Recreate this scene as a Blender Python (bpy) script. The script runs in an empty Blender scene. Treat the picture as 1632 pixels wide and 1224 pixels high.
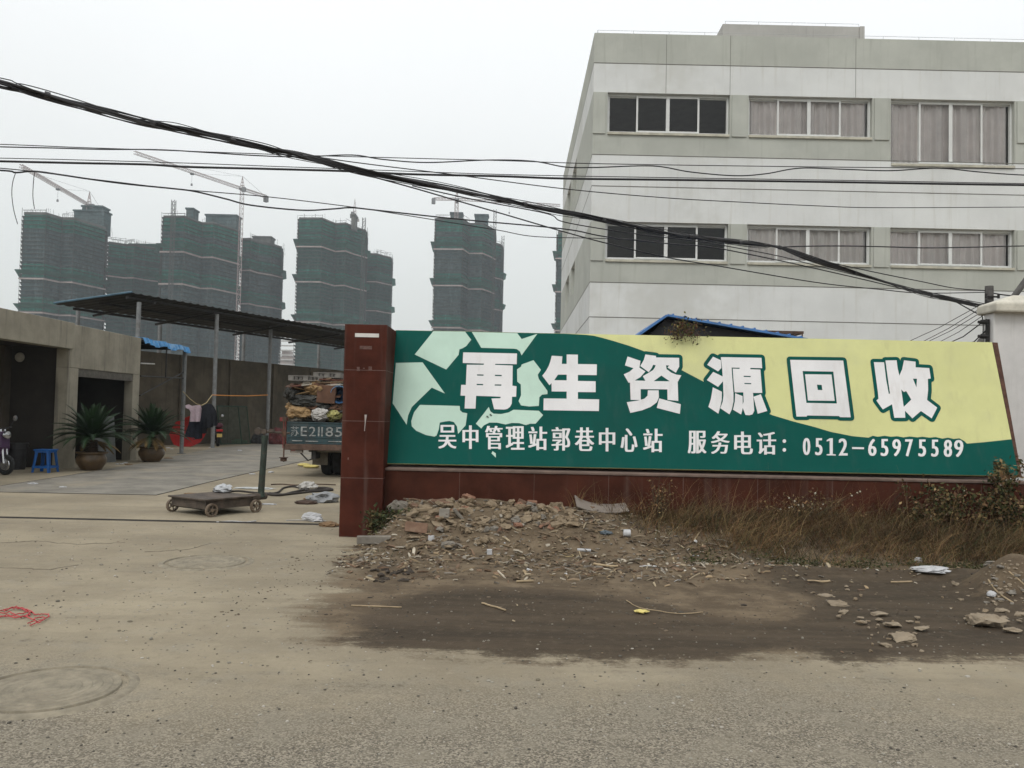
import bpy, bmesh, math, random
import numpy as np
from mathutils import Vector, Matrix, noise as mnoise
from mathutils.geometry import tessellate_polygon
random.seed(7); RNG = np.random.default_rng(7)
PI = math.pi
S = bpy.context.scene
COL = S.collection

# ------------------------------------------------------------------ camera, sky, sun, exposure
PW, PH, F = 1632.0, 1224.0, 1330.0            # photo size and focal length in photo pixels
EYE = Vector((0, 0, 1.55))
pit = math.atan(48.0 / F); rol = math.atan(0.022)
r0, u0, fw = Vector((1, 0, 0)), Vector((0, -math.sin(pit), math.cos(pit))), Vector((0, math.cos(pit), math.sin(pit)))
CR = math.cos(rol) * r0 + math.sin(rol) * u0
CU = -math.sin(rol) * r0 + math.cos(rol) * u0
cd = bpy.data.cameras.new("camera"); cam = bpy.data.objects.new("camera", cd); COL.objects.link(cam)
cd.sensor_fit = 'HORIZONTAL'; cd.sensor_width = 36.0; cd.lens = F / PW * 36.0
cd.clip_start = 0.05; cd.clip_end = 3000
m = Matrix((CR, CU, -fw)).transposed().to_4x4(); m.translation = EYE
cam.matrix_world = m
S.camera = cam

SUN_EL, SUN_AZ = math.radians(52), math.radians(200)   # azimuth clockwise from +Y: behind the camera, a little left
w = bpy.data.worlds.new("World"); S.world = w; w.use_nodes = True
nt = w.node_tree; nt.nodes.clear()
sky = nt.nodes.new("ShaderNodeTexSky"); sky.sky_type = 'NISHITA'; sky.sun_disc = False
sky.sun_elevation = SUN_EL; sky.sun_rotation = SUN_AZ; sky.dust_density = 6; sky.air_density = 1.5
hs = nt.nodes.new("ShaderNodeHueSaturation"); hs.inputs['Saturation'].default_value = 0.12
mx = nt.nodes.new("ShaderNodeMix"); mx.data_type = 'RGBA'; mx.inputs[0].default_value = 0.72
# overcast cloud deck: brighter overhead than near the horizon
tcw = nt.nodes.new("ShaderNodeTexCoord"); sxw = nt.nodes.new("ShaderNodeSeparateXYZ"); mrw = nt.nodes.new("ShaderNodeMapRange"); mxw = nt.nodes.new("ShaderNodeMix"); mxw.data_type = 'RGBA'
nzw = nt.nodes.new("ShaderNodeTexNoise"); nzw.inputs['Scale'].default_value = 2.2; nzw.inputs['Detail'].default_value = 3
adw = nt.nodes.new("ShaderNodeMath"); adw.operation = 'MULTIPLY_ADD'; adw.inputs[1].default_value = .16; nt.links.new(nzw.outputs[0], adw.inputs[0]); nt.links.new(tcw.outputs['Generated'], nzw.inputs['Vector'])
nt.links.new(tcw.outputs['Generated'], sxw.inputs[0]); nt.links.new(sxw.outputs[2], adw.inputs[2]); nt.links.new(adw.outputs[0], mrw.inputs[0])
mrw.inputs[1].default_value = .04; mrw.inputs[2].default_value = .62; mrw.interpolation_type = 'SMOOTHSTEP'
mxw.inputs[6].default_value = (9.0, 9.35, 9.05, 1); mxw.inputs[7].default_value = (13.8, 14.1, 14.3, 1)
nt.links.new(mrw.outputs[0], mxw.inputs[0]); nt.links.new(mxw.outputs[2], mx.inputs[7])
bg = nt.nodes.new("ShaderNodeBackground"); bg.inputs['Strength'].default_value = 0.1
wo = nt.nodes.new("ShaderNodeOutputWorld")
nt.links.new(sky.outputs[0], hs.inputs['Color']); nt.links.new(hs.outputs[0], mx.inputs[6])
nt.links.new(mx.outputs[2], bg.inputs[0]); nt.links.new(bg.outputs[0], wo.inputs[0])
sd = bpy.data.lights.new("sun", 'SUN'); so = bpy.data.objects.new("sun", sd); COL.objects.link(so)
sd.energy = 1.0; sd.angle = math.radians(28); sd.color = (1.0, 0.96, 0.9)
sv = Vector((math.sin(SUN_AZ) * math.cos(SUN_EL), math.cos(SUN_AZ) * math.cos(SUN_EL), math.sin(SUN_EL)))
so.rotation_euler = sv.to_track_quat('Z', 'Y').to_euler(); so.location = sv * 50
S.view_settings.view_transform = 'Standard'; S.view_settings.look = 'None'
S.view_settings.exposure = 0.0; S.view_settings.gamma = 1.0
S.render.engine = 'CYCLES'
S.cycles.max_bounces = 6; S.cycles.diffuse_bounces = 3; S.cycles.transparent_max_bounces = 8; S.cycles.volume_bounces = 0
S.cycles.use_denoising = True; S.cycles.use_adaptive_sampling = True; S.cycles.adaptive_threshold = 0.02

# ------------------------------------------------------------------ measuring helpers (photo pixel -> place)
def ray(px, py): return fw + ((px - PW / 2) / F) * CR - ((py - PH / 2) / F) * CU
def at(px, py, Y):
    d = ray(px, py); return EYE + d * (Y / d.y)
def atX(px, py, X):
    d = ray(px, py); return EYE + d * (X / d.x)
def G(px, py, z=0.0):
    d = ray(px, py); return EYE + d * ((z - EYE.z) / d.z)
def onplane(px, py, p0, n):
    d = ray(px, py); return EYE + d * ((p0 - EYE).dot(n) / d.dot(n))

# ------------------------------------------------------------------ mesh builder
class MB:
    def __init__(s): s.v = []; s.f = []; s.mi = []; s.c = []
    def add(s, vs, fs, mi=0, col=None):
        b = len(s.v); s.v += [tuple(p) for p in vs]
        for f in fs: s.f.append([i + b for i in f]); s.mi.append(mi); s.c.append(col)
        return s
    def box(s, lo, hi, mi=0, rot=None, piv=None, col=None):
        x0, y0, z0 = lo; x1, y1, z1 = hi
        vs = [Vector(p) for p in ((x0,y0,z0),(x1,y0,z0),(x1,y1,z0),(x0,y1,z0),(x0,y0,z1),(x1,y0,z1),(x1,y1,z1),(x0,y1,z1))]
        if rot is not None:
            pv = Vector(piv) if piv is not None else sum(vs, Vector()) / 8
            vs = [rot @ (p - pv) + pv for p in vs]
        return s.add(vs, [(0,3,2,1),(4,5,6,7),(0,1,5,4),(1,2,6,5),(2,3,7,6),(3,0,4,7)], mi, col)
    def cbox(s, c, size, mi=0, rot=None, col=None):
        c = Vector(c); h = Vector(size) / 2
        return s.box(c - h, c + h, mi, rot, c, col)
    def quad(s, a, b, c, d, mi=0, col=None): return s.add([a, b, c, d], [(0,1,2,3)], mi, col)
    def tube(s, pts, r, n=6, mi=0, caps=True, col=None):
        pts = [Vector(p) for p in pts]; k = len(pts)
        rs = r if isinstance(r, (list, tuple)) else [r] * k
        t0 = (pts[1] - pts[0]).normalized()
        a = t0.orthogonal().normalized(); vs = []
        for i, p in enumerate(pts):
            t = (pts[min(i+1, k-1)] - pts[max(i-1, 0)])
            t = t.normalized() if t.length > 1e-9 else t0
            a = (a - t * a.dot(t)); a = a.normalized() if a.length > 1e-6 else t.orthogonal().normalized()
            b = t.cross(a)
            for j in range(n):
                q = 2 * PI * j / n
                vs.append(p + (a * math.cos(q) + b * math.sin(q)) * rs[i])
        fs = [(i*n+j, i*n+(j+1)%n, (i+1)*n+(j+1)%n, (i+1)*n+j) for i in range(k-1) for j in range(n)]
        if caps: fs += [tuple(range(n-1, -1, -1)), tuple((k-1)*n + j for j in range(n))]
        return s.add(vs, fs, mi, col)
    def cyl(s, a, b, r, n=10, mi=0, col=None): return s.tube([a, b], r, n, mi, True, col)
    def lathe(s, prof, c, n=20, mi=0, axis='Z', col=None):
        c = Vector(c); vs = []
        for (r, h) in prof:
            for j in range(n):
                q = 2 * PI * j / n; u, v_ = r * math.cos(q), r * math.sin(q)
                vs.append(c + (Vector((u, v_, h)) if axis == 'Z' else Vector((h, u, v_)) if axis == 'X' else Vector((u, h, v_))))
        k = len(prof)
        fs = [(i*n+j, i*n+(j+1)%n, (i+1)*n+(j+1)%n, (i+1)*n+j) for i in range(k-1) for j in range(n)]
        return s.add(vs, fs, mi, col)
    def prism(s, poly, z0, z1, mi=0, top=True, col=None):
        n = len(poly)
        vs = [(x, y, z0) for x, y in poly] + [(x, y, z1) for x, y in poly]
        fs = [(i, (i+1) % n, n + (i+1) % n, n + i) for i in range(n)]
        if top: fs += [tuple(range(n, 2*n)), tuple(range(n-1, -1, -1))]
        return s.add(vs, fs, mi, col)
    def build(s, name, mats, parent=None, org=None, smooth=False, bevel=0.0, recalc=True):
        if not isinstance(mats, (list, tuple)): mats = [mats]
        o = Vector(org) if org is not None else (wloc(parent) if parent is not None else Vector())
        me = bpy.data.meshes.new(name)
        va = np.array(s.v, dtype=np.float64) - np.array(o)
        me.from_pydata(va.tolist(), [], s.f)
        for mt in mats: me.materials.append(mt)
        if len(mats) > 1: me.polygons.foreach_set('material_index', s.mi)
        if any(c is not None for c in s.c):
            at_ = me.color_attributes.new('tint', 'FLOAT_COLOR', 'CORNER'); buf = []
            for f, c in zip(s.f, s.c):
                c = c or (1, 1, 1); buf += [c[0], c[1], c[2], 1.0] * len(f)
            at_.data.foreach_set('color', buf)
        if smooth: me.polygons.foreach_set('use_smooth', [True] * len(me.polygons))
        if recalc:
            bm = bmesh.new(); bm.from_mesh(me); bmesh.ops.recalc_face_normals(bm, faces=bm.faces); bm.to_mesh(me); bm.free()
        me.update()
        ob = bpy.data.objects.new(name, me); COL.objects.link(ob)
        if parent is not None: ob.parent = parent
        if org is not None and parent is None: ob.location = o
        if bevel > 0:
            md = ob.modifiers.new('edge', 'BEVEL'); md.width = bevel; md.segments = 2; md.limit_method = 'ANGLE'
        return ob
def wloc(o):
    p = Vector()
    while o is not None: p += o.location; o = o.parent
    return p
def tag(o, label, cat, group=None):
    o['label'] = label; o['category'] = cat
    if group: o['group'] = group
    return o
def thing(name, loc, label, cat, group=None):
    o = bpy.data.objects.new(name, None); COL.objects.link(o); o.location = loc; o.empty_display_size = .2
    return tag(o, label, cat, group)
def struct(o, kind='structure'): o['kind'] = kind; return o
def copy_tree(o, parent=None):
    c = o.copy(); COL.objects.link(c); c.parent = parent
    for ch in list(o.children): copy_tree(ch, c)
    return c
def RZ(a): return Matrix.Rotation(a, 3, 'Z')
def RX(a): return Matrix.Rotation(a, 3, 'X')
def RY(a): return Matrix.Rotation(a, 3, 'Y')

# ------------------------------------------------------------------ materials
def lin(c):
    f = lambda x: x / 12.92 if x <= .04045 else ((x + .055) / 1.055) ** 2.4
    return tuple(f(x / 255.0) for x in c)
def nodes(name):
    mt = bpy.data.materials.new(name); mt.use_nodes = True
    t = mt.node_tree; b = t.nodes['Principled BSDF']
    return mt, t, b
def N(t, typ, **k):
    n = t.nodes.new(typ)
    for a, v in k.items(): setattr(n, a, v)
    return n
def mixc(t, fac, a, b, mode='MIX'):
    n = N(t, 'ShaderNodeMix', data_type='RGBA', blend_type=mode)
    for s_, v in ((0, fac), (6, a), (7, b)):
        if isinstance(v, (int, float)): n.inputs[s_].default_value = v
        elif isinstance(v, tuple): n.inputs[s_].default_value = (*v[:3], 1)
        else: t.links.new(v, n.inputs[s_])
    return n.outputs[2]
def noise_tex(t, co, scale, detail=4, rough=.6, sc=None):
    n = N(t, 'ShaderNodeTexNoise'); n.inputs['Scale'].default_value = scale
    n.inputs['Detail'].default_value = detail; n.inputs['Roughness'].default_value = rough
    if sc is not None:
        mp = N(t, 'ShaderNodeMapping'); mp.inputs['Scale'].default_value = sc; t.links.new(co, mp.inputs[0]); co = mp.outputs[0]
    t.links.new(co, n.inputs['Vector']); return n.outputs[0]
def ramp(t, val, lo, hi, a=0.0, b=1.0):
    n = N(t, 'ShaderNodeMapRange'); n.interpolation_type = 'SMOOTHSTEP'
    n.inputs[1].default_value = lo; n.inputs[2].default_value = hi; n.inputs[3].default_value = a; n.inputs[4].default_value = b
    t.links.new(val, n.inputs[0]); return n.outputs[0]
def math_(t, op, a, b=None):
    n = N(t, 'ShaderNodeMath', operation=op)
    for i, v in enumerate((a, b)):
        if v is None: continue
        if isinstance(v, (int, float)): n.inputs[i].default_value = v
        else: t.links.new(v, n.inputs[i])
    return n.outputs[0]
def M(name, c, rough=.8, var=.25, scale=3.0, bump=.15, bscale=30, metal=0.0, streak=0.0, streak_c=None, spec=.4, c2=None, patch=0.0, tint=False, bdist=.01, lowdirt=None):
    """procedural surface: base colour, broad mottling, optional vertical run-off streaks, stain patches of c2, bump"""
    mt, t, b = nodes(name)
    co = N(t, 'ShaderNodeTexCoord').outputs['Object']
    c = tuple(c)
    n1 = noise_tex(t, co, scale, 6, .65)
    dark = tuple(x * (1 - var) for x in c); lite = tuple(min(1, x * (1 + var * .7)) for x in c)
    col = mixc(t, ramp(t, n1, .3, .7), dark, lite)
    if c2 is not None and patch > 0:
        n2 = noise_tex(t, co, scale * .45, 5, .7)
        col = mixc(t, math_(t, 'MULTIPLY', ramp(t, n2, .5, .68), patch), col, tuple(c2))
    if streak > 0:
        n3 = noise_tex(t, co, 5.0, 4, .6, (1.6, 1.6, .09))
        col = mixc(t, math_(t, 'MULTIPLY', ramp(t, n3, .52, .75), streak), col, streak_c or tuple(x * .35 for x in c))
    if tint:
        at_ = N(t, 'ShaderNodeVertexColor', layer_name='tint'); col = mixc(t, 1.0, col, at_.outputs[0], 'MULTIPLY')
    t.links.new(col, b.inputs['Base Color'])
    b.inputs['Roughness'].default_value = rough; b.inputs['Metallic'].default_value = metal
    b.inputs['Specular IOR Level'].default_value = spec
    if bump > 0:
        nb = noise_tex(t, co, bscale, 5, .65); bp = N(t, 'ShaderNodeBump'); bp.inputs['Strength'].default_value = bump
        bp.inputs['Distance'].default_value = bdist; t.links.new(nb, bp.inputs['Height']); t.links.new(bp.outputs[0], b.inputs['Normal'])
    return mt
# ------------------------------------------------------------------ ground: one sheet, fine near the camera, with the rubble bank in its shape
def vnoise(x, y, s, seed):
    g = np.random.default_rng(seed).random((64, 64)); x = np.asarray(x) * s + 500; y = np.asarray(y) * s + 500
    xi = np.floor(x).astype(int); yi = np.floor(y).astype(int); fx = x - xi; fy = y - yi
    fx = fx*fx*(3-2*fx); fy = fy*fy*(3-2*fy); a = lambda i, j: g[(xi+i) % 64, (yi+j) % 64]
    return (a(0,0)*(1-fx)+a(1,0)*fx)*(1-fy) + (a(0,1)*(1-fx)+a(1,1)*fx)*fy
def fbm(x, y, s, seed, o=4):
    return sum(vnoise(x, y, s * 2**i, seed + i) * .5**i for i in range(o)) / sum(.5**i for i in range(o))
def sst(e0, e1, x):
    t = np.clip((x - e0) / (e1 - e0), 0, 1); return t*t*(3-2*t)
def height(x, y):
    x = np.asarray(x, float); y = np.asarray(y, float)
    n = fbm(x, y, 1.3, 3); n2 = fbm(x, y, 5, 9)
    w0 = sst(-1.75, -1.2, x) * (1 - .35 * sst(.6, 2.2, x))
    foot = 8.9 + .25 * (n - .5) * 2 + .25 * sst(3, 6, x)
    bank = w0 * .46 * sst(foot, foot + 1.55, y) * (.75 + .5 * n)
    bank = bank * (1 - .0 * x)
    ridge = .07 * sst(1.2, 2.2, x) * np.exp(-((y - (8.55 - .02 * x)) / .16) ** 2) * (.6 + .8 * n)
    heap = .40 * np.exp(-(((x - 4.68) / .34) ** 2 + ((y - 7.7) / .40) ** 2)) * (.6 + .8 * n)
    rough = (.03 * (n2 - .5) + .03 * (fbm(x, y, 11, 31, 3) - .5)) * sst(7.4, 9.0, y) * sst(-1.7, -.6, x)
    rut = -.02 * sst(-.5, .5, x) * np.exp(-((y - 6.3 - .15 * n) / .35) ** 2)
    hole = -.05 * np.exp(-(((x + 1.3) / .3) ** 2 + ((y - 8.0) / .17) ** 2)) * (n2 * 2)
    rough = rough + .016 * (fbm(x, y, 9, 41, 4) - .5) * sst(5.6, 6.6, y) * sst(-2.4, -1.2, x) + .05 * (fbm(x, y, 7, 51, 4) - .5) * np.exp(-(((x - 4.7) / .55) ** 2 + ((y - 7.7) / .55) ** 2))
    base = .006 * (n - .5)
    near = (np.abs(x) < 9.2) & (y < 12) & (y > 2)
    lim = 1 - sst(10.55, 10.75, y)
    return np.where(near, (bank + ridge + heap + rough + rut + hole) * lim + base, 0.0)
def hz(x, y): return float(height(np.array([x]), np.array([y]))[0])
def GH(px, py):
    d = ray(px, py); Y = np.arange(2.8, 16, .01); k = Y / d.y; X = k * d.x; Z = EYE.z + k * d.z
    hit = np.nonzero(Z <= height(X, Y))[0]
    if not len(hit) or Y[hit[0]] > 11.5: return G(px, py)
    i = hit[0]
    if X[i] > -1.6 and Y[i] > 10.36: i = int((10.36 - 2.8) / .01); return Vector((X[i], Y[i], hz(X[i], Y[i])))
    return Vector((X[i], Y[i], float(max(Z[i], 0.0))))
xs = np.concatenate([[-450,-200,-100,-60,-40,-30,-25,-20,-16,-13,-11], np.arange(-9.5, 9.51, .05), [11,13,16,20,25,30,40,60,100,200,450]])
ys = np.concatenate([[-450,-150,-50,-15,-5,-1,1,2], np.arange(2.5, 12.01, .05), [12.5,13,14,15,17,20,25,30,36,45,60,90,150,250,450]])
GX, GY = np.meshgrid(xs, ys); fx, fy = GX.ravel(), GY.ravel(); fz = height(fx, fy)
HG = fz.reshape(len(ys), len(xs))
def height(x, y):      # from here on: look the finished sheet up
    x = np.asarray(x, float); y = np.asarray(y, float)
    i = np.clip(np.searchsorted(xs, x) - 1, 0, len(xs) - 2); j = np.clip(np.searchsorted(ys, y) - 1, 0, len(ys) - 2)
    u = np.clip((x - xs[i]) / (xs[i+1] - xs[i]), 0, 1); v = np.clip((y - ys[j]) / (ys[j+1] - ys[j]), 0, 1)
    return (HG[j, i] * (1-u) + HG[j, i+1] * u) * (1-v) + (HG[j+1, i] * (1-u) + HG[j+1, i+1] * u) * v
def polymask(pix, soft):
    P = np.array([(G(*p).x, G(*p).y) for p in pix]); n = len(P); ins = np.zeros(len(fx), bool); dmin = np.full(len(fx), 1e9)
    for i in range(n):
        a, b = P[i], P[(i+1) % n]; c = ((a[1] > fy) != (b[1] > fy))
        with np.errstate(divide='ignore', invalid='ignore'):
            ins ^= c & (fx < (b[0]-a[0]) * (fy-a[1]) / (b[1]-a[1]) + a[0])
        ab = b - a; t = np.clip(((fx-a[0])*ab[0] + (fy-a[1])*ab[1]) / max(ab @ ab, 1e-9), 0, 1)
        dmin = np.minimum(dmin, np.hypot(fx-a[0]-t*ab[0], fy-a[1]-t*ab[1]))
    sdv = np.where(ins, dmin, -dmin); return np.clip(.5 + sdv / (2 * soft), 0, 1)
wet = polymask([(660,945),(610,965),(590,985),(560,1005),(540,1018),(580,1030),(660,1036),(760,1044),(900,1048),(1040,1050),(1150,1048),(1210,1036),(1262,1030),(1300,1044),(1330,1062),(1362,1068),(1362,1052),(1480,1048),(1640,1046),(1760,1046),(1760,930),(1560,922),(1440,912),(1330,905),(1200,905),(1240,935),(1300,955),(1280,985),(1180,990),(1090,972),(1000,955),(860,940),(740,938)], .26)
dirt = polymask([(600,858),(555,880),(520,940),(470,1000),(500,1025),(640,1040),(760,1046),(1040,1052),(1200,1050),(1420,1055),(1760,1050),(1760,700),(1200,700),(700,700),(610,760)], .42)
dirt = np.maximum(dirt, sst(8.4, 9.3, fy) * sst(-1.8, -1.3, fx) * (fy < 12))
asp = 1 - sst(3.7, 6.3, fy + .9 * (fbm(fx, fy, .6, 21) - .5) * 2 - .06 * fx)
wet = wet * (1 - .9 * np.exp(-(((fx - 4.7) / .5) ** 2 + ((fy - 7.7) / .45) ** 2)))
asp = np.where((np.abs(fx) < 40), asp, 1.0) * (fy < 12)
nx, ny = len(xs), len(ys)
quads = [(j*nx+i, j*nx+i+1, (j+1)*nx+i+1, (j+1)*nx+i) for j in range(ny-1) for i in range(nx-1)]
me = bpy.data.meshes.new('ground'); me.from_pydata(np.stack([fx, fy, fz], 1).tolist(), [], quads)
for nm, arr in (('wet', wet), ('dirt', dirt), ('asphalt', asp)):
    a_ = me.attributes.new(nm, 'FLOAT', 'POINT'); a_.data.foreach_set('value', arr.astype(np.float32))
me.polygons.foreach_set('use_smooth', [True] * len(me.polygons))
def ground_mat():
    mt, t, b = nodes('ground_surface'); co = N(t, 'ShaderNodeTexCoord').outputs['Object']
    A = lambda n_: N(t, 'ShaderNodeAttribute', attribute_name=n_).outputs['Fac']
    broad = noise_tex(t, co, .55, 5, .6); mid = noise_tex(t, co, 3.2, 6, .65); fine = noise_tex(t, co, 38, 4, .7)
    streak = noise_tex(t, co, 1.1, 6, .65, (.35, 3.0, 1))
    sand = mixc(t, ramp(t, broad, .35, .68), (.222, .188, .134), (.315, .270, .192))
    sand = mixc(t, ramp(t, streak, .46, .66, 0, .4), sand, (.20, .172, .125))
    mid2 = noise_tex(t, co, 11, 5, .7); sand = mixc(t, ramp(t, mid2, .52, .68, 0, .5), sand, (.20, .17, .118)); sand = mixc(t, ramp(t, mid2, .3, .42, .45, 0), sand, (.34, .295, .215))
    sand = mixc(t, ramp(t, fine, .58, .74, 0, .4), sand, (.15, .125, .088)); sand = mixc(t, ramp(t, fine, .28, .4, .35, 0), sand, (.42, .375, .29))
    sand = mixc(t, ramp(t, mid, .5, .72, 0, .45), sand, (.262, .237, .188))
    # gritty worn asphalt: pale stones in a grey binder, dust lying over it
    vo = N(t, 'ShaderNodeTexVoronoi'); vo.inputs['Scale'].default_value = 120; t.links.new(co, vo.inputs['Vector'])
    stone = N(t, 'ShaderNodeSeparateColor'); t.links.new(vo.outputs['Color'], stone.inputs[0])
    agg = mixc(t, ramp(t, stone.outputs[0], .15, .95), (.12, .104, .08), (.32, .283, .22))
    agg = mixc(t, ramp(t, stone.outputs[1], .88, .95, 0, .8), agg, (.055, .05, .045))
    agg = mixc(t, ramp(t, mid, .42, .7, 0, .75), agg, (.235, .208, .158))
    am = math_(t, 'ADD', A('asphalt'), math_(t, 'MULTIPLY', math_(t, 'SUBTRACT', mid, .5), .9))
    col = mixc(t, ramp(t, am, .2, 1.0), sand, agg)
    # dark pits and specks in the dusty crust
    vo2 = N(t, 'ShaderNodeTexVoronoi'); vo2.inputs['Scale'].default_value = 16; t.links.new(co, vo2.inputs['Vector'])
    speck = math_(t, 'MULTIPLY', ramp(t, vo2.outputs['Distance'], .1, .2, 1, 0), ramp(t, mid, .5, .6))
    col = mixc(t, math_(t, 'MULTIPLY', speck, .55), col, (.1, .085, .06))
    dcol = mixc(t, ramp(t, mid, .35, .68), (.085, .062, .040), (.165, .125, .082))
    dcol = mixc(t, ramp(t, fine, .55, .75, 0, .5), dcol, (.21, .165, .11))
    dm = math_(t, 'ADD', A('dirt'), math_(t, 'MULTIPLY', math_(t, 'SUBTRACT', mid, .5), 1.3)); dm = math_(t, 'ADD', dm, math_(t, 'MULTIPLY', math_(t, 'SUBTRACT', streak, .5), 1.2)); dm = math_(t, 'ADD', dm, math_(t, 'MULTIPLY', math_(t, 'SUBTRACT', fine, .5), .5))
    col = mixc(t, ramp(t, dm, .3, .8), col, dcol)
    wcol = mixc(t, ramp(t, streak, .35, .7), (.042, .031, .020), (.078, .057, .037))
    wcol = mixc(t, ramp(t, fine, .6, .75, 0, .3), wcol, (.17, .15, .11))
    wm = math_(t, 'ADD', A('wet'), math_(t, 'MULTIPLY', math_(t, 'SUBTRACT', mid, .5), 1.1)); wm = math_(t, 'ADD', wm, math_(t, 'MULTIPLY', math_(t, 'SUBTRACT', mid2, .5), .9)); wm = math_(t, 'ADD', wm, math_(t, 'MULTIPLY', math_(t, 'SUBTRACT', fine, .5), .5)); wm = math_(t, 'ADD', wm, math_(t, 'MULTIPLY', math_(t, 'SUBTRACT', streak, .5), 1.5))
    wcol = mixc(t, ramp(t, mid2, .5, .7, 0, .45), wcol, (.115, .088, .06)); wcol = mixc(t, ramp(t, fine, .28, .42, .5, 0), wcol, (.045, .035, .024))
    wf = ramp(t, wm, .25, .72); col = mixc(t, wf, col, wcol)
    t.links.new(col, b.inputs['Base Color'])
    t.links.new(ramp(t, wf, 0, 1, .95, .8), b.inputs['Roughness']); b.inputs['Specular IOR Level'].default_value = .18
    h = math_(t, 'ADD', math_(t, 'MULTIPLY', fine, .5), math_(t, 'MULTIPLY', mid, 1.6))
    h = math_(t, 'ADD', h, math_(t, 'MULTIPLY', stone.outputs[0], math_(t, 'MULTIPLY', A('asphalt'), .45)))
    bp = N(t, 'ShaderNodeBump'); bp.inputs['Strength'].default_value = .7; bp.inputs['Distance'].default_value = .018
    t.links.new(h, bp.inputs['Height']); t.links.new(bp.outputs[0], b.inputs['Normal'])
    return mt
me.materials.append(ground_mat())
ground = bpy.data.objects.new('ground', me); COL.objects.link(ground); struct(ground)

# yard road slab: grey concrete lane into the yard, 6 mm above the ground
yard_m = M('yard_slab', (.198, .182, .152), .9, .3, 1.4, .4, 60, c2=(.27, .235, .175), patch=.85, streak=.35, streak_c=(.12, .11, .095))
pix = [(-120,787),(0,784.5),(120,787),(249,789.5),(330,769.5),(420,749),(497,732.5),(600,712),(520,702.5),(430,707),(345,713),(288,724),(225,737),(150,751),(98,760),(0,774),(-120,790 - 0.5)]
pix = [(0,784.5),(120,787),(249,789.5),(330,769.5),(420,749),(497,732.5),(640,706),(520,700.5),(430,706),(345,714),(288,725),(225,738.5),(150,751.5),(98,760),(0,775)]
poly = [G(*p) for p in pix]
tri = tessellate_polygon([[Vector((p.x, p.y, 0)) for p in poly]])
mb = MB(); mb.add([(p.x, p.y, .006) for p in poly], tri); struct(mb.build('yard_road', yard_m))
mb = MB()
joint = [G(*p) for p in [(-60,783.5),(0,784.5),(120,787),(249,789.5),(330,769.5),(420,749),(497,732.5),(560,719.5)]]
mb.tube([(p.x, p.y, .004) for p in joint], .008, 5)
j2 = [G(*p) for p in [(0,775),(98,760),(150,751.5)]]; mb.tube([(p.x, p.y, .004) for p in j2], .008, 5)
dark_m0 = None
dark_m = M('dark_joint', (.05, .045, .04), .95, .3)
struct(mb.build('road_joint', dark_m))
rust_m = M('rusty_steel', (.095, .058, .042), .75, .45, 9, .3, 60, metal=.3, c2=(.16, .08, .045), patch=.7)
# gate rail sunk in the entrance
a, b2 = G(-180, 826), G(524, 837.5)
mb = MB(); mb.box((a.x, 11.33, .0), (b2.x, 11.352, .016)); mb.box((a.x, 11.30, .0), (b2.x, 11.326, .005)); 
tag(mb.build('gate_rail', dark_m), 'thin rusty sliding gate rail set across the yard entrance', 'gate rail')

# cracks and the ragged joint of the asphalt patch
def crack(pix, r, sd):
    rr_ = random.Random(sd); pts = []
    for (x0_, y0_), (x1_, y1_) in zip(pix, pix[1:]):
        n_ = max(2, int(math.hypot(x1_ - x0_, y1_ - y0_) / 7))
        for k in range(n_): q = G(x0_ + (x1_ - x0_) * k / n_, y0_ + (y1_ - y0_) * k / n_); pts.append((q.x + rr_.gauss(0, .014), q.y + rr_.gauss(0, .014), hz(q.x, q.y) + .0015))
    mb = MB(); mb.tube(pts, [r * rr_.uniform(.25, 1) for _ in pts], 5); struct(mb.build('ground_crack', crack_m))
crack_m = M('crack_dark', (.165, .14, .105), .95, .3)
crack([(-10,866),(60,862),(125,868),(205,864)], .006, 3); crack([(230,880),(300,876),(345,864)], .005, 4); crack([(0,905),(80,908),(130,900)], .006, 7)

# manhole covers, half buried in dust
dust_m = M('dusty_iron', (.235, .205, .15), .95, .3, 7, .4, 50, c2=(.16, .135, .1), patch=.6)
def manhole(px, py, rr, label, tilt=0):
    c = GH(px, py); t = thing('manhole_cover', (c.x, c.y, c.z + .004), label, 'manhole cover')
    r = [(rr + .10, -.006), (rr + .07, .006), (rr + .035, .011), (rr + .022, -.012), (rr + .004, -.012), (rr - .004, .009)]
    MB().lathe(r[:4], (c.x, c.y, c.z), 56).build('rim', dust_m, t, smooth=False)
    prof = [(rr - .002, -.002), (rr - .008, .010)]
    for k in range(6):
        q = rr - .02 - k * rr / 7; prof += [(q, .010), (q - .012, .006), (q - rr / 14, .006), (q - rr / 14 - .008, .010)]
    prof += [(.001, .010)]
    MB().lathe(prof, (c.x, c.y, c.z), 56).build('lid', dust_m, t)
    return c
manhole(80, 1100, .36, 'large round manhole cover coated in grey dust beside the asphalt')
c = manhole(330, 897, .37, 'small sand filled manhole cover with a chipped rim near the gate rail')

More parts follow.
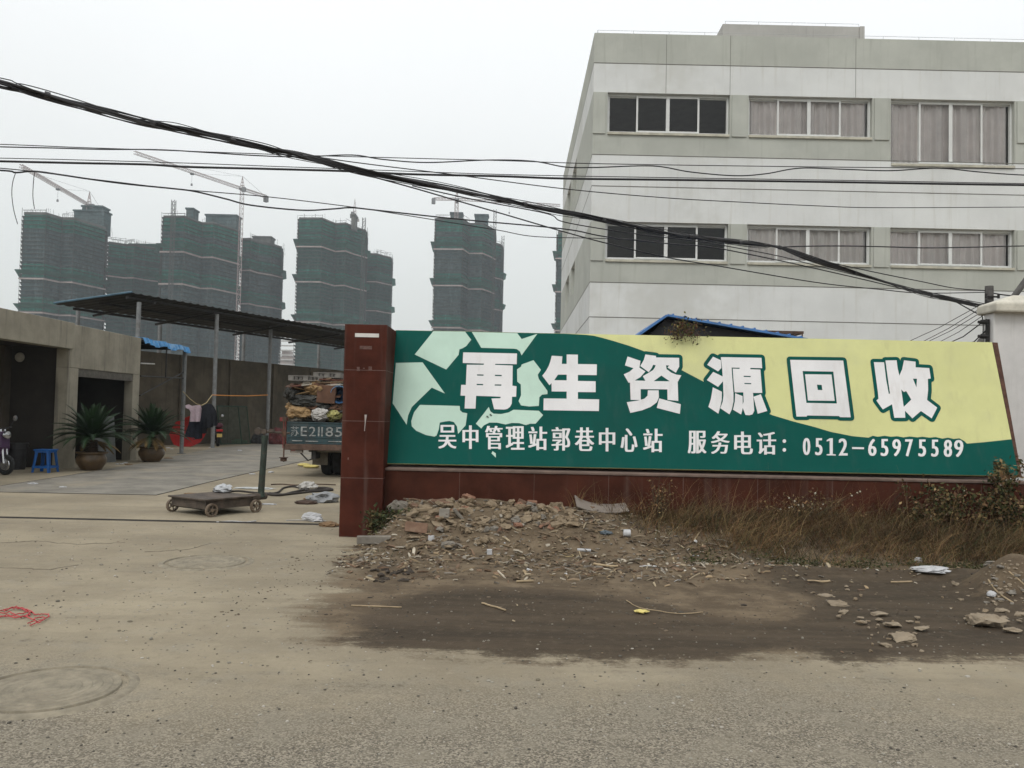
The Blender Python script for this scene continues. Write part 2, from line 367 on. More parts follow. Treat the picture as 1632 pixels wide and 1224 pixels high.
# ------------------------------------------------------------------ red granite wall, end pier, plinth
def granite(name, c, js=(0.0, 0.0)):
    return M(name, c, .65, .35, 2.2, .06, 120, spec=.08, c2=tuple(x * 1.6 for x in c), patch=.25, streak=.35, streak_c=(.12, .085, .07), bdist=.004)
red_m = granite('red_granite', (.060, .017, .0105)); red2_m = granite('red_granite_plinth', (.058, .019, .0115))
ledge_m = M('plinth_ledge', (.15, .105, .085), .8, .3, 5, .2)
seam_m = M('pale_mortar', (.15, .10, .085), .9, .3, 8)
pl, pr = at(540, 850, 10.3).x, at(614, 640, 10.3).x
ptop = at(580, 517, 10.3).z
WX1 = at(1624, 757, 10.6).x
wall = thing('red_wall', (0, 11.0, 0), 'dark red granite wall with a square end pier and low plinth carrying the big sign', 'wall')
mb = MB(); mb.box((pl, 10.3, -.1), (pr, 11.1, ptop)); pier = mb.build('end_pier', red_m, wall, bevel=.006)
mb = MB()
for z in (.72, 1.42, 2.05): mb.box((pl - .002, 10.2975, z), (pr + .002, 10.3, z + .006)); mb.box((pr, 10.3, z), (pr + .002, 11.1, z + .006))
mb.build('mortar_seam', seam_m, wall)
mb = MB(); mb.box((at(566, 533, 10.3).x, 10.293, at(566, 537, 10.3).z), (at(604, 534, 10.3).x, 10.299, at(566, 531, 10.3).z)); mb.build('white_label_strip', M('chalk_white', (.62, .6, .56), .8, .1), wall)
mb = MB()
def smear(px, py, ww, hh): p = at(px, py, 10.3); mb.box((p.x - ww/2, 10.2955, p.z - hh/2), (p.x + ww/2, 10.2985, p.z + hh/2))
chalk = M('chalk_marks', (.13, .075, .062), .9, .5, 20)
for (px, py, ww, hh) in ((571,588,.035,.05),(590,587,.04,.045),(580,587,.02,.012),(555,731,.014,.03),(583,554,.15,.04)): smear(px, py, ww, hh)
mb.build('scuff', chalk, wall)
mb = MB(); p = at(583, 661, 10.3); q = at(581, 687, 10.3)
mb.tube([(p.x, 10.297, p.z), (p.x - .004, 10.297, (p.z+q.z)/2), (q.x, 10.297, q.z)], [.016, .005, .004], 6); mb.build('paint_drip', M('drip_white', (.45, .4, .37), .8), wall)
zl = at(700, 747, 10.45).z
mb = MB(); mb.box((pr + .001, 10.45, -.1), (WX1 + .05, 11.1, zl - .035)); mb.build('plinth', red2_m, wall)
mb = MB(); mb.box((pr + .001, 10.435, zl - .035), (WX1 + .06, 11.1, zl)); mb.build('plinth_ledge', ledge_m, wall, bevel=.008)
mb = MB(); mb.box((pr + .001, 11.2, -.1), (WX1 - .3, 11.42, 2.5)); mb.box((WX1 - .299, 11.2, -.1), (WX1 + .04, 11.42, zl + .3)); mb.build('rear_wall', red_m, wall)
mb = MB(); 
for k in range(1, 9): x = pr + k * .93; mb.box((x, 10.448, -.1), (x + .004, 10.4515, zl - .036))
mb.build('plinth_seam', seam_m, wall)

# ------------------------------------------------------------------ the sign, leaning back on the wall
SP0 = at(615, 739, 10.6); ztop = at(630, 525.5, 11.1).z
SLOPE = .5 / (ztop - SP0.z); SN = Vector((0, -1, SLOPE)).normalized()
UPV = Vector((0, SLOPE, 1)).normalized()
def SG(px, py, off=0.0): return onplane(px, py, SP0 + SN * off, SN)
def sheet(mb, outer, holes=(), off=0.0, thick=0.0, mi=0):
    """flat cut-out traced on the sign's face"""
    loops = [[SG(x, y, off) for x, y in lp] for lp in [outer, *holes]]
    ex = Vector((1, 0, 0)); uv = [[Vector(((p - SP0).dot(ex), (p - SP0).dot(UPV), 0)) for p in lp] for lp in loops]
    tr = tessellate_polygon(uv); flat = [p for lp in loops for p in lp]
    fs = []
    for a_, b_, c_ in tr:
        n_ = (flat[b_] - flat[a_]).cross(flat[c_] - flat[a_])
        fs.append((a_, b_, c_) if n_.dot(SN) > 0 else (a_, c_, b_))
    mb.add(flat, fs, mi)
vin = dict(rough=.6, var=.07, scale=1.3, bump=.03, bscale=14, spec=.06)
yel_m = M('sign_yellow', (.60, .60, .285), c2=(.50, .50, .28), patch=.5, streak=.28, streak_c=(.42, .4, .22), **vin)
grn_m = M('sign_green', (.004, .078, .063), c2=(.008, .060, .050), patch=.5, streak=.4, streak_c=(.03, .085, .072), **vin)
mint_m = M('sign_mint', (.50, .66, .56), c2=(.42, .56, .47), patch=.4, streak=.1, **vin)
whi_m = M('sign_white', (.72, .71, .71), c2=(.60, .59, .59), patch=.4, streak=.3, streak_c=(.5, .46, .42), **vin)
TL, TR, BR, BL = (630.5, 526), (1581, 545.5), (1624, 759), (615.5, 738.5)
sign = thing('billboard_sign', tuple(SP0), 'long green and yellow recycling signboard with white Chinese lettering leaning on the red wall', 'sign')
def slab(mb, quad_, t0, t1):
    f = [SG(x, y, t1) for x, y in quad_]; bk = [SG(x, y, t1) + SN * (t0 - t1) for x, y in quad_]
    mb.add(f + bk, [(3,2,1,0),(4,5,6,7),(0,1,5,4),(1,2,6,5),(2,3,7,6),(3,0,4,7)])
mb = MB(); slab(mb, [TL, TR, BR, BL], -.05, 0); mb.build('face_panel', yel_m, sign)
halo = []
wave = [(630.6,526.2),(900,531.8),(934,533.7),(946,535),(962,539),(978,543.5),(1002.5,551),(1024.6,559),(1058,575),(1089,591.3),(1119,607),(1150,624),(1190,645),(1231,661.7),(1262,671),(1300,681),(1323,688),(1358,695),
        (1384,697.5),(1391,694.5),(1399,696),(1410,694.5),(1420,696),(1430,695.2),(1440,697),(1450,695.6),(1462,697),(1470,696),(1482,697.5),(1491,696.5),(1502,699),(1511,697.5),(1520,699.5),(1529,698.5),(1537,703),(1541,707),(1571,704.5),(1612.5,700),(1623.8,758.8),(615.8,738.2)]
mb = MB(); sheet(mb, wave, off=.002); mb.build('green_field', grn_m, sign)
z7 = lambda L: [(610 + x / 5.829, 520 + y / 5.829) for x, y in L]
ARR = [[(470,46),(765,50),(822,125),(775,185),(740,205),(712,215),(705,265),(590,402),(297,262)],
 [(828,53),(1250,64),(1290,118),(1436,70),(1290,270),(1275,235),(1245,212),(1210,208),(915,200)],
 [(122,340),(370,335),(578,625),(455,570),(270,750),(235,830),(222,915),(92,715)],
 [(345,730),(715,740),(718,780),(740,800),(785,808),(770,920),(700,1000),(690,930),(660,890),(620,880),(575,885),(530,895),(520,960),(500,1015),(480,1025),(400,1010),(310,970),(270,930),(265,880),(290,800)],
 [(985,750),(1000,790),(1030,812),(1100,815),(1170,800),(1215,775),(1450,785),(1490,825),(1420,905),(1370,905),(1330,918),(1270,900),(1200,898),(1140,912),(1060,895),(990,895),(940,920),(915,950),(865,905)],
 [(1400,315),(1470,405),(1440,450),(1450,490),(1530,600),(1530,630),(1480,635),(1455,660),(1450,740),(1360,745),(1285,735),(1262,695),(1285,640),(1282,540),(1250,515),(1248,400),(1285,375),(1290,355)],
 [(1020,1160),(1050,1180),(1050,1220),(1010,1180)]]
mb = MB()
for a_ in ARR: sheet(mb, z7(a_), off=.004)
mb.build('recycling_arrows', mint_m, sign)
CH = {  # heavy characters: (origin x, y, [(outer outline, holes), ...]) in twelfths of the close-up
 'a': (724, 552, [([(145,98),(1020,115),(1015,290),(665,284),(665,300),(950,312),(945,640),(1012,648),(1005,818),(938,820),(935,930),(905,985),(860,1018),(810,1028),(648,1022),(605,848),(750,842),(755,820),(600,812),(355,805),(345,1012),(168,1010),(178,803),(102,800),(112,625),(188,627),(203,298),(478,300),(482,280),(138,270)],
   [[(370,455),(475,458),(475,478),(370,475)],[(662,462),(772,465),(770,485),(660,482)],[(365,610),(468,612),(468,632),(363,630)],[(658,618),(766,620),(764,640),(656,638)]])]),
 'b': (850, 552, [([(300,152),(472,163),(462,285),(542,285),(542,132),(724,135),(724,287),(1033,292),(1031,468),(724,464),(724,562),(1013,567),(1013,745),(724,742),(724,855),(1070,862),(1066,1052),(165,1038),(168,846),(542,850),(542,735),(298,733),(296,597),(262,632),(145,478),(205,400),(250,320),(280,235)], [[(400,460),(542,460),(542,552),(340,550)]])]),
 'c': (984, 552, [([(165,165),(375,235),(358,345),(455,408),(375,500),(280,555),(455,560),(412,485),(500,435),(580,385),(610,340),(622,305),(580,300),(560,350),(510,420),(372,320),(430,220),(455,132),(628,155),(625,180),(1003,187),(1005,330),(950,428),(815,345),(840,310),(790,308),(800,370),(880,430),(960,460),(1040,470),(980,580),(990,888),(815,870),(812,700),(378,695),(380,872),(215,870),(205,590),(180,590),(102,455),(200,410),(262,355),(122,310)], [[(590,565),(715,475),(850,568)]]),
   ([(495,715),(670,715),(675,830),(640,910),(540,985),(400,1040),(210,1082),(152,908),(340,880),(440,850),(490,800)], []), ([(680,845),(1030,940),(1015,1098),(640,1000)], [])]),
 'd': (1116, 552, [([(208,168),(335,225),(345,350),(290,408),(112,300)], []), ([(210,415),(365,490),(368,570),(290,660),(108,548)], []), ([(205,665),(352,738),(350,860),(330,960),(295,1095),(132,985),(175,850)], []),
   ([(335,175),(995,187),(1007,355),(510,345),(520,500),(540,750),(540,900),(515,1020),(475,1105),(325,1005),(365,900),(378,800),(372,600),(355,345)], []),
   ([(640,330),(812,335),(815,372),(978,378),(1008,757),(858,757),(865,850),(878,1050),(850,1105),(800,1120),(735,1115),(692,1000),(690,945),(705,900),(700,748),(560,748),(545,600),(528,362),(640,366)], [[(705,478),(820,482),(820,500),(708,496)],[(718,595),(828,598),(828,616),(720,612)]]),
   ([(568,762),(688,808),(692,1000),(665,1108),(532,1030),(562,900)], []), ([(865,820),(985,778),(1090,1050),(935,1095)], [])]),
 'e': (1246, 558, [([(135,158),(998,170),(1120,1092),(945,1090),(930,1072),(415,1062),(405,1080),(238,1080)], [[(338,340),(838,350),(895,868),(400,858)]]), ([(378,392),(808,397),(860,825),(425,820)], [[(570,562),(648,565),(660,650),(585,648)]])]),
 'f': (1380, 558, [([(130,195),(295,198),(330,480),(372,710),(392,705),(360,480),(318,168),(500,165),(515,290),(545,415),(590,310),(620,165),(808,188),(808,280),(1030,292),(1055,462),(1008,468),(1012,650),(995,810),(1160,935),(1070,1110),(895,990),(755,1110),(635,985),(640,1100),(462,1100),(425,880),(275,965),(170,820),(205,790),(195,680)], [[(765,465),(830,465),(822,605)],[(575,640),(618,682),(655,665),(738,805),(615,922)]])]),
}
for key, (ox, oy, pcs) in CH.items():
    mb = MB(); hb = MB(); cv = lambda L: [(ox + x / 10.2, oy + y / 10.2) for x, y in L]
    for i, (ou, ho) in enumerate(pcs):
        sheet(mb, cv(ou), [cv(h_) for h_ in ho], off=.0085 + .0004 * i)
        sheet(hb, cv(ou), off=.0045 + .0003 * i)
        L = [SG(x, y, .003) for x, y in cv(ou)]
        for a_, b_ in zip(L, L[1:] + L[:1]):     # rounded dark border round each stroke
            n_ = max(2, int((b_ - a_).length / .02)); d_ = (b_ - a_).normalized(); sd_ = d_.cross(SN) * .047
            k0 = len(hb.v) * 1e-7
            ring = lambda c_, s0: [c_ + Matrix.Rotation(PI * q / 6 * s0, 3, SN) @ (sd_ * s0) for q in range(0, 7)]
            pts_ = [b_ + Matrix.Rotation(-PI/2 + PI * q / 6, 3, SN) @ (d_ * .047) for q in range(7)] + [a_ + Matrix.Rotation(PI/2 + PI * q / 6, 3, SN) @ (d_ * .047) for q in range(7)]
            e_ = SN * (.0003 + random.random() * .0012); hb.add([p_ + e_ for p_ in pts_], [tuple(range(14))])
    hb.build('character_border', grn_m, sign, recalc=False)
    mb.build('character', whi_m, sign)
# small lettering: outlines from the built-in font, stretched to their boxes; strokes widened sideways like the sign's typeface
def glyph(ch):
    c = bpy.data.curves.new('g', 'FONT'); c.body = ch; c.resolution_u = 3
    o = bpy.data.objects.new('g', c); COL.objects.link(o); bpy.context.view_layer.update()
    me_ = bpy.data.meshes.new_from_object(o.evaluated_get(bpy.context.evaluated_depsgraph_get()))
    vs = [(v.co.x, v.co.y) for v in me_.vertices]; fs = [tuple(p.vertices) for p in me_.polygons]
    bpy.data.objects.remove(o); bpy.data.curves.remove(c); bpy.data.meshes.remove(me_)
    xa = [v[0] for v in vs]; ya = [v[1] for v in vs]
    return [((x - min(xa)) / (max(xa) - min(xa)), (y - min(ya)) / (max(ya) - min(ya))) for x, y in vs], fs
GC = {}
def letter(mb, ch, x0, x1, y0, y1, fn, fat=.05, n=3):
    if ch not in GC: GC[ch] = glyph(ch)
    vs, fs = GC[ch]
    for k in range(n):
        sh = (k / (n - 1) - .5) * 2 * fat * (y1 - y0) if n > 1 else 0
        pts = [fn(x0 + u * (x1 - x0) + sh, y1 + v * (y0 - y1), k * .0004) for u, v in vs]
        mb.add(pts, fs)
row = [('吴',698.5,727.5),('中',737,762.5),('管',773,801),('理',806,836),('站',842,872),('郭',879,909),('巷',916,947),('中',954.5,980.5),('心',989,1016),('站',1025,1056)]
row2 = [('服',1096,1126),('务',1133,1163),('电',1170,1200),('话',1206,1237)]
num = [('0',1279,1292),('5',1298.5,1311.5),('2',1336,1351.5),('6',1383,1397.5),('5',1403,1416.5),('9',1421.5,1436.5),('7',1442,1455.5),('5',1463,1476.5),('5',1483.5,1496.5),('8',1503.5,1518),('9',1520,1536)]
top = lambda x: 677.5 + (x - 710) * .0182
mb = MB()
for ch, x0, x1 in row: letter(mb, ch, x0 + 1, x1 - 1, top(x0), top(x0) + 37.5, lambda x, y, e: SG(x, y, .007 + e), .028)
mb.build('station_name', whi_m, sign, recalc=False)
mb = MB()
for ch, x0, x1 in row2: letter(mb, ch, x0 + 1, x1 - 1, top(x0) + 2, top(x0) + 38, lambda x, y, e: SG(x, y, .007 + e), .028)
for yy in (0, 14):
    cx, cy = 1250, 703 + yy; sheet(mb, [(cx + 3 * math.cos(q * PI / 5), cy + 3 * math.sin(q * PI / 5)) for q in range(10)], off=.007)
mb.build('telephone_caption', whi_m, sign, recalc=False); mb = MB()
for ch, x0, x1 in num: letter(mb, ch, x0 + 1.5, x1 - 1.5, 698.3 + (x0 - 1300) * .013, 725.5 + (x0 - 1300) * .013, lambda x, y, e: SG(x, y, .007 + e), .036)
sheet(mb, [(1358,712.5),(1377,712.9),(1377,715.9),(1358,715.5)], off=.007)
sheet(mb, [(1322.2,698.5),(1327.3,698.3),(1327.3,723.6),(1332,724.2),(1332,726),(1317.5,725.7),(1317.5,724),(1322.4,723.5),(1322.2,702.5),(1317.5,703.5),(1317.5,701.5)], off=.0078)
mb.build('telephone_number', whi_m, sign, recalc=False)
edge_m = M('trim_white', (.55, .54, .5), .6, .2)
mb = MB(); slab(mb, [(629.2,526),(630.4,526),(615.4,738.5),(614,738.5)], -.045, .006); mb.build('edge_trim', edge_m, sign)
mb = MB(); slab(mb, [(1581.3,545.5),(1590,546),(1628.5,759),(1624.4,759)], -.12, -.012)
mb.build('rusty_edge', M('rusty_edge', (.085, .038, .025), .85, .4, 12, .3), sign)
mb = MB()
for px, py in ((777, 664), (782, 661)): 
    p = SG(px, py, .012); mb.cbox(p, (.03, .012, .012), rot=RY(.6))
mb.build('torn_spot', dark_m, sign)
# ------------------------------------------------------------------ white gate pillar, right end
wp_m = M('white_render', (.60, .585, .57), .85, .12, 1.2, .12, 60, c2=(.36, .34, .31), patch=.45, streak=.35, streak_c=(.22, .2, .17))
cap_m = M('pillar_cap', (.56, .53, .45), .85, .2, 2.5, .2, 40, c2=(.3, .27, .22), patch=.5)
iron_m = M('black_iron', (.03, .028, .027), .6, .3, 10, metal=.4)
x0 = at(1578, 560, 11.6).x; zt = at(1582, 510, 11.6).z
wpil = thing('gate_pillar', (x0 + .8, 12.2, 0), 'broad white rendered gate pillar with a projecting cap at the right end of the sign', 'pillar')
x0 += .05; mb = MB(); mb.box((x0, 11.6, -.1), (x0 + 2.2, 11.84, zt + .12)); mb.build('shaft', wp_m, wpil, bevel=.02)
mb = MB(); e = .2
prof = [(e, zt + .12), (e, zt + .24), (-.35, zt + .42)]
lo = [(x0 - .05, 11.45), (x0 + 2.4, 11.45), (x0 + 2.4, 11.95), (x0 - .05, 11.95)]
hi = [(x0 + .30, 11.62), (x0 + 1.9, 11.62), (x0 + 1.9, 11.8), (x0 + .30, 11.8)]
zc = zt + .10
vs = [(x, y, zc) for x, y in lo] + [(x, y, zc + .13) for x, y in lo] + [(x, y, zc + .26) for x, y in hi]
fs = [(i, (i+1) % 4, 4 + (i+1) % 4, 4 + i) for i in range(4)] + [(4+i, 4+(i+1) % 4, 8+(i+1) % 4, 8+i) for i in range(4)] + [(8,9,10,11), (3,2,1,0)]
mb.add(vs, fs); mb.build('cap', cap_m, wpil, bevel=.025)
mb = MB(); bx = x0 - .03
mb.box((bx - .02, 11.68, zt - .62), (bx + .02, 11.72, zt + .02))
for k in range(3):
    z = zt - .02 - k * .2; mb.cyl((bx - .09, 11.7, z), (bx, 11.7, z), .035, 8); mb.cyl((bx - .13, 11.7, z), (bx - .09, 11.7, z), .022, 8)
mb.build('wire_bracket', iron_m, wpil)

# ------------------------------------------------------------------ office building
BY = 23.5
zB = lambda y: at(945, y, BY).z
OX0 = at(943, 300, BY).x; OX1 = 24.0; OD = 14.3
zs = dict(top=zB(52), g1=zB(100), w1=zB(146.5), w0=zB(210), g2=zB(246), groove=zB(296), v1=zB(352), v0=zB(412.5), g3=zB(449.5), g4=zB(505))
wins = [(968, 1163), (1193, 1390), (1420, 1617)]
wx = [(at(a, 180, BY).x, at(b, 180, BY).x) for a, b in wins]
pitch = wx[1][0] - wx[0][0]
for k in range(2): wx.append((wx[-1][0] + pitch, wx[-1][1] + pitch))
LOW = zB(250)   # third bay of the top floor has tall windows
olive_m = M('olive_grey_render', (.43, .44, .395), .9, .10, .7, .06, 80, c2=(.385, .395, .35), patch=.5, streak=.38, streak_c=(.29, .29, .25))
offw_m = M('off_white_render', (.645, .655, .64), .9, .07, .6, .05, 80, c2=(.49, .49, .45), patch=.55, streak=.32, streak_c=(.45, .43, .37))
ow_in = M('room_plaster', (.35, .34, .32), .9, .1)
frame_m = M('window_aluminium', (.62, .63, .61), .5, .06, 4, 0, spec=.5)
office = thing('office_building', (OX0 + 8, BY + 7, 0), 'three storey white and grey office block with ribbon windows rising behind the sign', 'building')
def band_mat(z):   # 0 olive, 1 white
    for a, b, k in ((zs['g1'], 99, 0), (zs['w1'], zs['g1'], 1), (zs['g2'], zs['w1'], 0), (zs['v1'], zs['g2'], 1), (zs['g3'], zs['v1'], 0), (-9, zs['g3'], 1)):
        if a <= z < b: return k
    return 1
def wall_cells(mb, us, zz, opens, fn):
    us = sorted(set(us)); zz = sorted(set(zz))
    for u0, u1 in zip(us, us[1:]):
        for z0, z1 in zip(zz, zz[1:]):
            uc, zc_ = (u0+u1)/2, (z0+z1)/2
            if any(a < uc < b and c < zc_ < d for a, b, c, d in opens): continue
            lo_, hi_ = fn(u0, u1, z0, z1); mb.box(lo_, hi_, band_mat(zc_))
opens = []
for i, (a, b) in enumerate(wx):
    opens.append((a, b, LOW if i >= 2 else zs['w0'], zs['w1'])); opens.append((a, b, zs['v0'], zs['v1']))
zall = [-.1, zs['g3'], zs['v0'], zs['v1'], zs['g2'], LOW, zs['w0'], zs['w1'], zs['g1'], zs['top']]
mb = MB()
wall_cells(mb, [OX0, OX1] + [x for p_ in wx for x in p_], zall, opens, lambda u0, u1, z0, z1: ((u0, BY, z0), (u1, BY + .3, z1)))
side_w = [(29.6, 31.4), (32.6, 34.6)]
so_ = [(a, b, c, d) for a, b in side_w for c, d in ((zs['w0'], zs['w1']), (zs['v0'], zs['v1']))]
wall_cells(mb, [BY + .3, BY + OD] + [y for p_ in side_w for y in p_], zall, so_, lambda u0, u1, z0, z1: ((OX0, u0, z0), (OX0 + .3, u1, z1)))
mb.box((OX0 + .3, BY + OD - .3, -.1), (OX1, BY + OD, zs['top']), 1); mb.box((OX1 - .3, BY + .3, -.1), (OX1, BY + OD - .3, zs['top']), 1)
mb.build('wall', [olive_m, offw_m], office)
mb = MB()
for z in (0.0, 3.9, 7.7, zs['top'] - .9): mb.box((OX0 + .3, BY + .3, z), (OX1 - .3, BY + OD - .3, z + .2))
mb.build('floor_slab', ow_in, office)
mb = MB()
for i, (a, b) in enumerate(wx):          # grey piers stand a little proud between windows
    for (zl_, zh) in ((LOW if i == 2 else zs['w0'], zs['w1']), (zs['v0'], zs['v1'])):
        nxt = wx[i+1][0] if i + 1 < len(wx) else b + .5
        mb = MB(); mb.box((b + .06, BY - .035, zs['w0'] - .06 if zh == zs['w1'] else zl_ - .06), (nxt - .06, BY - .002, zh - .01)); mb.build('pier', olive_m, office)
for (zl_, zh) in ((zs['w0'], zs['w1']), (zs['v0'], zs['v1'])): mb = MB(); mb.box((OX0 + .002, BY - .035, zl_ - .05), (wx[0][0] - .06, BY - .002, zh - .01)); mb.build('pier', olive_m, office)
mb = MB()
for z in (zs['g1'], zs['g2'], zs['groove'], zs['g3'], zs['g4']):
    mb.box((OX0, BY - .004, z - .012), (OX1, BY - .001, z + .012)); mb.box((OX0 - .004, BY, z - .012), (OX0 - .001, BY + OD, z + .012))
for px in (1062, 1164, 1364): x = at(px, 100, BY).x; mb.box((x - .006, BY - .003, zs['w1']), (x + .006, BY - .001, zs['top']))
mb.build('joint_line', M('joint_line', (.16, .155, .14), .9, .2), office)
# windows: four sliding panes each, the middle pair stands in front
def glass_mat(name, c, rough):
    mt, t, b = nodes(name); b.inputs['Base Color'].default_value = (*c, 1); b.inputs['Roughness'].default_value = rough
    b.inputs['Transmission Weight'].default_value = 0.0; b.inputs['Specular IOR Level'].default_value = .5
    tr = N(t, 'ShaderNodeBsdfTransparent'); tr.inputs[0].default_value = (.92, .94, .94, 1); gl = N(t, 'ShaderNodeBsdfGlossy'); gl.inputs['Roughness'].default_value = .03
    fr = N(t, 'ShaderNodeFresnel'); fr.inputs[0].default_value = 1.5; ms = N(t, 'ShaderNodeMixShader')
    t.links.new(fr.outputs[0], ms.inputs[0]); t.links.new(tr.outputs[0], ms.inputs[1]); t.links.new(gl.outputs[0], ms.inputs[2])
    t.links.new(ms.outputs[0], t.nodes['Material Output'].inputs[0]); return mt
glass_m = glass_mat('window_glass', (.1, .1, .1), .05)
cur_m = [M('pink_curtain', (.88, .80, .77), .9, .08, 2.0, 0), M('beige_curtain', (.86, .79, .75), .9, .08, 2.0, 0)]
def fbox(mb, x0, x1, z0, z1, y, d, t_):
    mb.box((x0, y, z0), (x1, y + d, z0 + t_)); mb.box((x0, y, z1 - t_), (x1, y + d, z1))
    mb.box((x0, y, z0 + t_), (x0 + t_, y + d, z1 - t_)); mb.box((x1 - t_, y, z0 + t_), (x1, y + d, z1 - t_))
def window(a, b, z0, z1, curtain, full):
    y = BY + .13
    mb = MB(); fbox(mb, a + .003, b - .003, z0 + .003, z1 - .003, y, .1, .055)
    wd = (b - a) / 4
    for k in (0, 3): fbox(mb, a + .055 + k * wd * .985, a + wd + .01 + k * wd * .985, z0 + .058, z1 - .058, y + .055, .035, .03)
    for k in (1, 2): fbox(mb, a + k * wd - (.03 if k == 1 else 0), a + (k + 1) * wd + (.03 if k == 2 else 0), z0 + .05, z1 - .05, y - .02, .055, .05)
    fr = mb.build('window', frame_m, office)
    mb = MB()
    for k in range(4):
        yy = y + (.072 if k in (0, 3) else .005); mb.quad((a + k * wd + .04, yy, z0 + .07), (a + (k+1) * wd - .04, yy, z0 + .07), (a + (k+1) * wd - .04, yy, z1 - .07), (a + k * wd + .04, yy, z1 - .07))
    mb.build('pane', glass_m, fr, recalc=False)
    mb = MB(); mb.box((a + .01, BY - .05, z0 - .07), (b - .01, BY + .12, z0 - .003)); mb.build('sill', M('sill_stone', (.46, .44, .36), .85, .2, 4), fr)
    if curtain:
        mb = MB(); n_ = 150; ph = random.random() * 9; vs = []
        for i in range(n_ + 1):
            u = i / n_; x = a + .05 + u * (b - a - .1); dy = .05 * math.sin(u * 44 + ph + 2.2 * math.sin(u * 9 + ph)) + .03 * math.sin(u * 120 + ph)
            vs += [(x, BY + .30 + dy * .9, z1 - .02), (x, BY + .30 + dy * 1.1, z0 + .04)]
        mb.add(vs, [(2*i, 2*i+1, 2*i+3, 2*i+2) for i in range(n_)]); mb.build('curtain', cur_m[curtain - 1], fr, smooth=True)
for i, (a, b) in enumerate(wx):
    window(a, b, LOW if i >= 2 else zs['w0'], zs['w1'], 0 if i == 0 else 1 + (i > 2), i >= 2)
    window(a, b, zs['v0'], zs['v1'], 0 if i == 0 else 2 - (i == 2), False)
for a, b, c, d in so_:
    mb = MB(); mg = MB()
    x = OX0 + .14
    for lo_, hi_ in (((x, a, c), (x + .06, b, c + .05)), ((x, a, d - .05), (x + .06, b, d)), ((x, a, c + .05), (x + .06, a + .05, d - .05)), ((x, b - .05, c + .05), (x + .06, b, d - .05)), ((x, (a+b)/2 - .03, c + .05), (x + .06, (a+b)/2 + .03, d - .05))): mb.box(lo_, hi_)
    mg.quad((x + .03, a, c), (x + .03, b, c), (x + .03, b, d), (x + .03, a, d)); sw = mb.build('side_window', frame_m, office); mg.build('pane', glass_m, sw, recalc=False)

# penthouse on the roof and the lightning wire along the parapet
p0, p1 = at(1152, 38, 25.0), at(1376, 42, 25.0)
mb = MB(); mb.box((p0.x, 25.0, zs['top'] - .8), (p1.x, 30, p0.z)); mb.box((p1.x - .12, 24.95, zs['top'] - .8), (p1.x + .02, 24.998, p0.z - .003))
mb.build('penthouse', M('penthouse_render', (.42, .41, .385), .9, .1, .8, .05, streak=.2), office)
mb = MB()
def rail(x0_, x1_, y, z):
    n_ = int((x1_ - x0_) / 1.0); P_ = [(x0_ + (x1_ - x0_) * i / n_, y, z + .13) for i in range(n_ + 1)]
    mb.tube(P_, .006, 5)
    for q in P_: mb.cyl((q[0], y, z - .01), q, .006, 5)
rail(OX0 + .1, OX1 - .2, BY + .12, zs['top']); rail(p0.x + .1, p1.x - .1, 25.1, p0.z)
mb.tube([(OX0 + .12, BY + .2, zs['top'] + .13), (OX0 + .12, BY + OD - .3, zs['top'] + .13)], .006, 5)
mb.build('lightning_wire', M('galvanised_wire', (.42, .42, .42), .5, .1, metal=.5), office)

# blue roofed shed and rusty canopy between the sign and the office
blue_m = M('blue_sheet', (.06, .17, .40), .55, .25, 3, .05, c2=(.16, .24, .36), patch=.5)
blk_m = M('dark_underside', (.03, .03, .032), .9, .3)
Yh = 15.0
shed = thing('blue_roof_shed', (at(1150, 530, Yh).x, Yh + 1, 0), 'low shed with a blue ridged metal roof showing just above the sign', 'shed')
A, Bp, Cp = at(1012, 540, Yh), at(1063, 504.5, Yh), at(1275, 541, Yh)
mb = MB(); th = .05
def slope_sheet(mb, a, b, y0, y1, th=.04):
    d_ = (b - a).normalized(); nn = Vector((-d_.z, 0, d_.x)) * th
    vs = [Vector((p.x, y, p.z)) + o_ for p in (a, b) for y in (y0, y1) for o_ in (Vector(), nn)]
    mb.add(vs, [(0,1,5,4),(2,6,7,3),(0,4,6,2),(1,3,7,5),(0,2,3,1),(4,5,7,6)])
Al = A + (A - Bp) * .8; Cl = Cp + (Cp - Bp) * .05
slope_sheet(mb, Al, Bp, Yh - .05, Yh + 3.2); slope_sheet(mb, Bp, Cl, Yh - .05, Yh + 3.2)
for k in range(12): 
    q = Bp.lerp(Cl, (k + .5) / 12); mb.tube([(q.x, Yh - .04, q.z + .05), (q.x, Yh + 3.2, q.z + .05)], .02, 5)
mb.build('roof', blue_m, shed)
mb = MB(); zb_ = Al.z - .02
gable = [(Al.x + .3, zb_), (Bp.x, Bp.z - .03), (Cl.x - .1, Cl.z - .02), (Cl.x - .1, 0), (Al.x + .3, 0)]
mb.add([(x, Yh + .1, z) for x, z in gable] + [(x, Yh + 3.1, z) for x, z in gable], [(0,1,2,3,4), (9,8,7,6,5)] + [(i, (i+1) % 5, 5 + (i+1) % 5, 5 + i) for i in range(5)])
mb.build('gable_wall', blk_m, shed)
can = thing('rusty_canopy', (at(1240, 530, 16).x, 19.2, 0), 'rusty brown flat canopy on thin bars beside the blue shed roof', 'canopy')
c0, c1 = at(1195, 526, 19), at(1281, 528, 19)
mb = MB(); mb.box((c0.x - .6, 19, c0.z - .06), (c1.x, 21.5, c0.z)); mb.build('roof_sheet', rust_m, can)
mb = MB()
for k in range(9):
    x = c1.x - .03 - k * .16; mb.box((x - .012, 19.0, .0 if k in (0, 8) else c0.z - .9), (x + .012, 19.024, c0.z - .061))
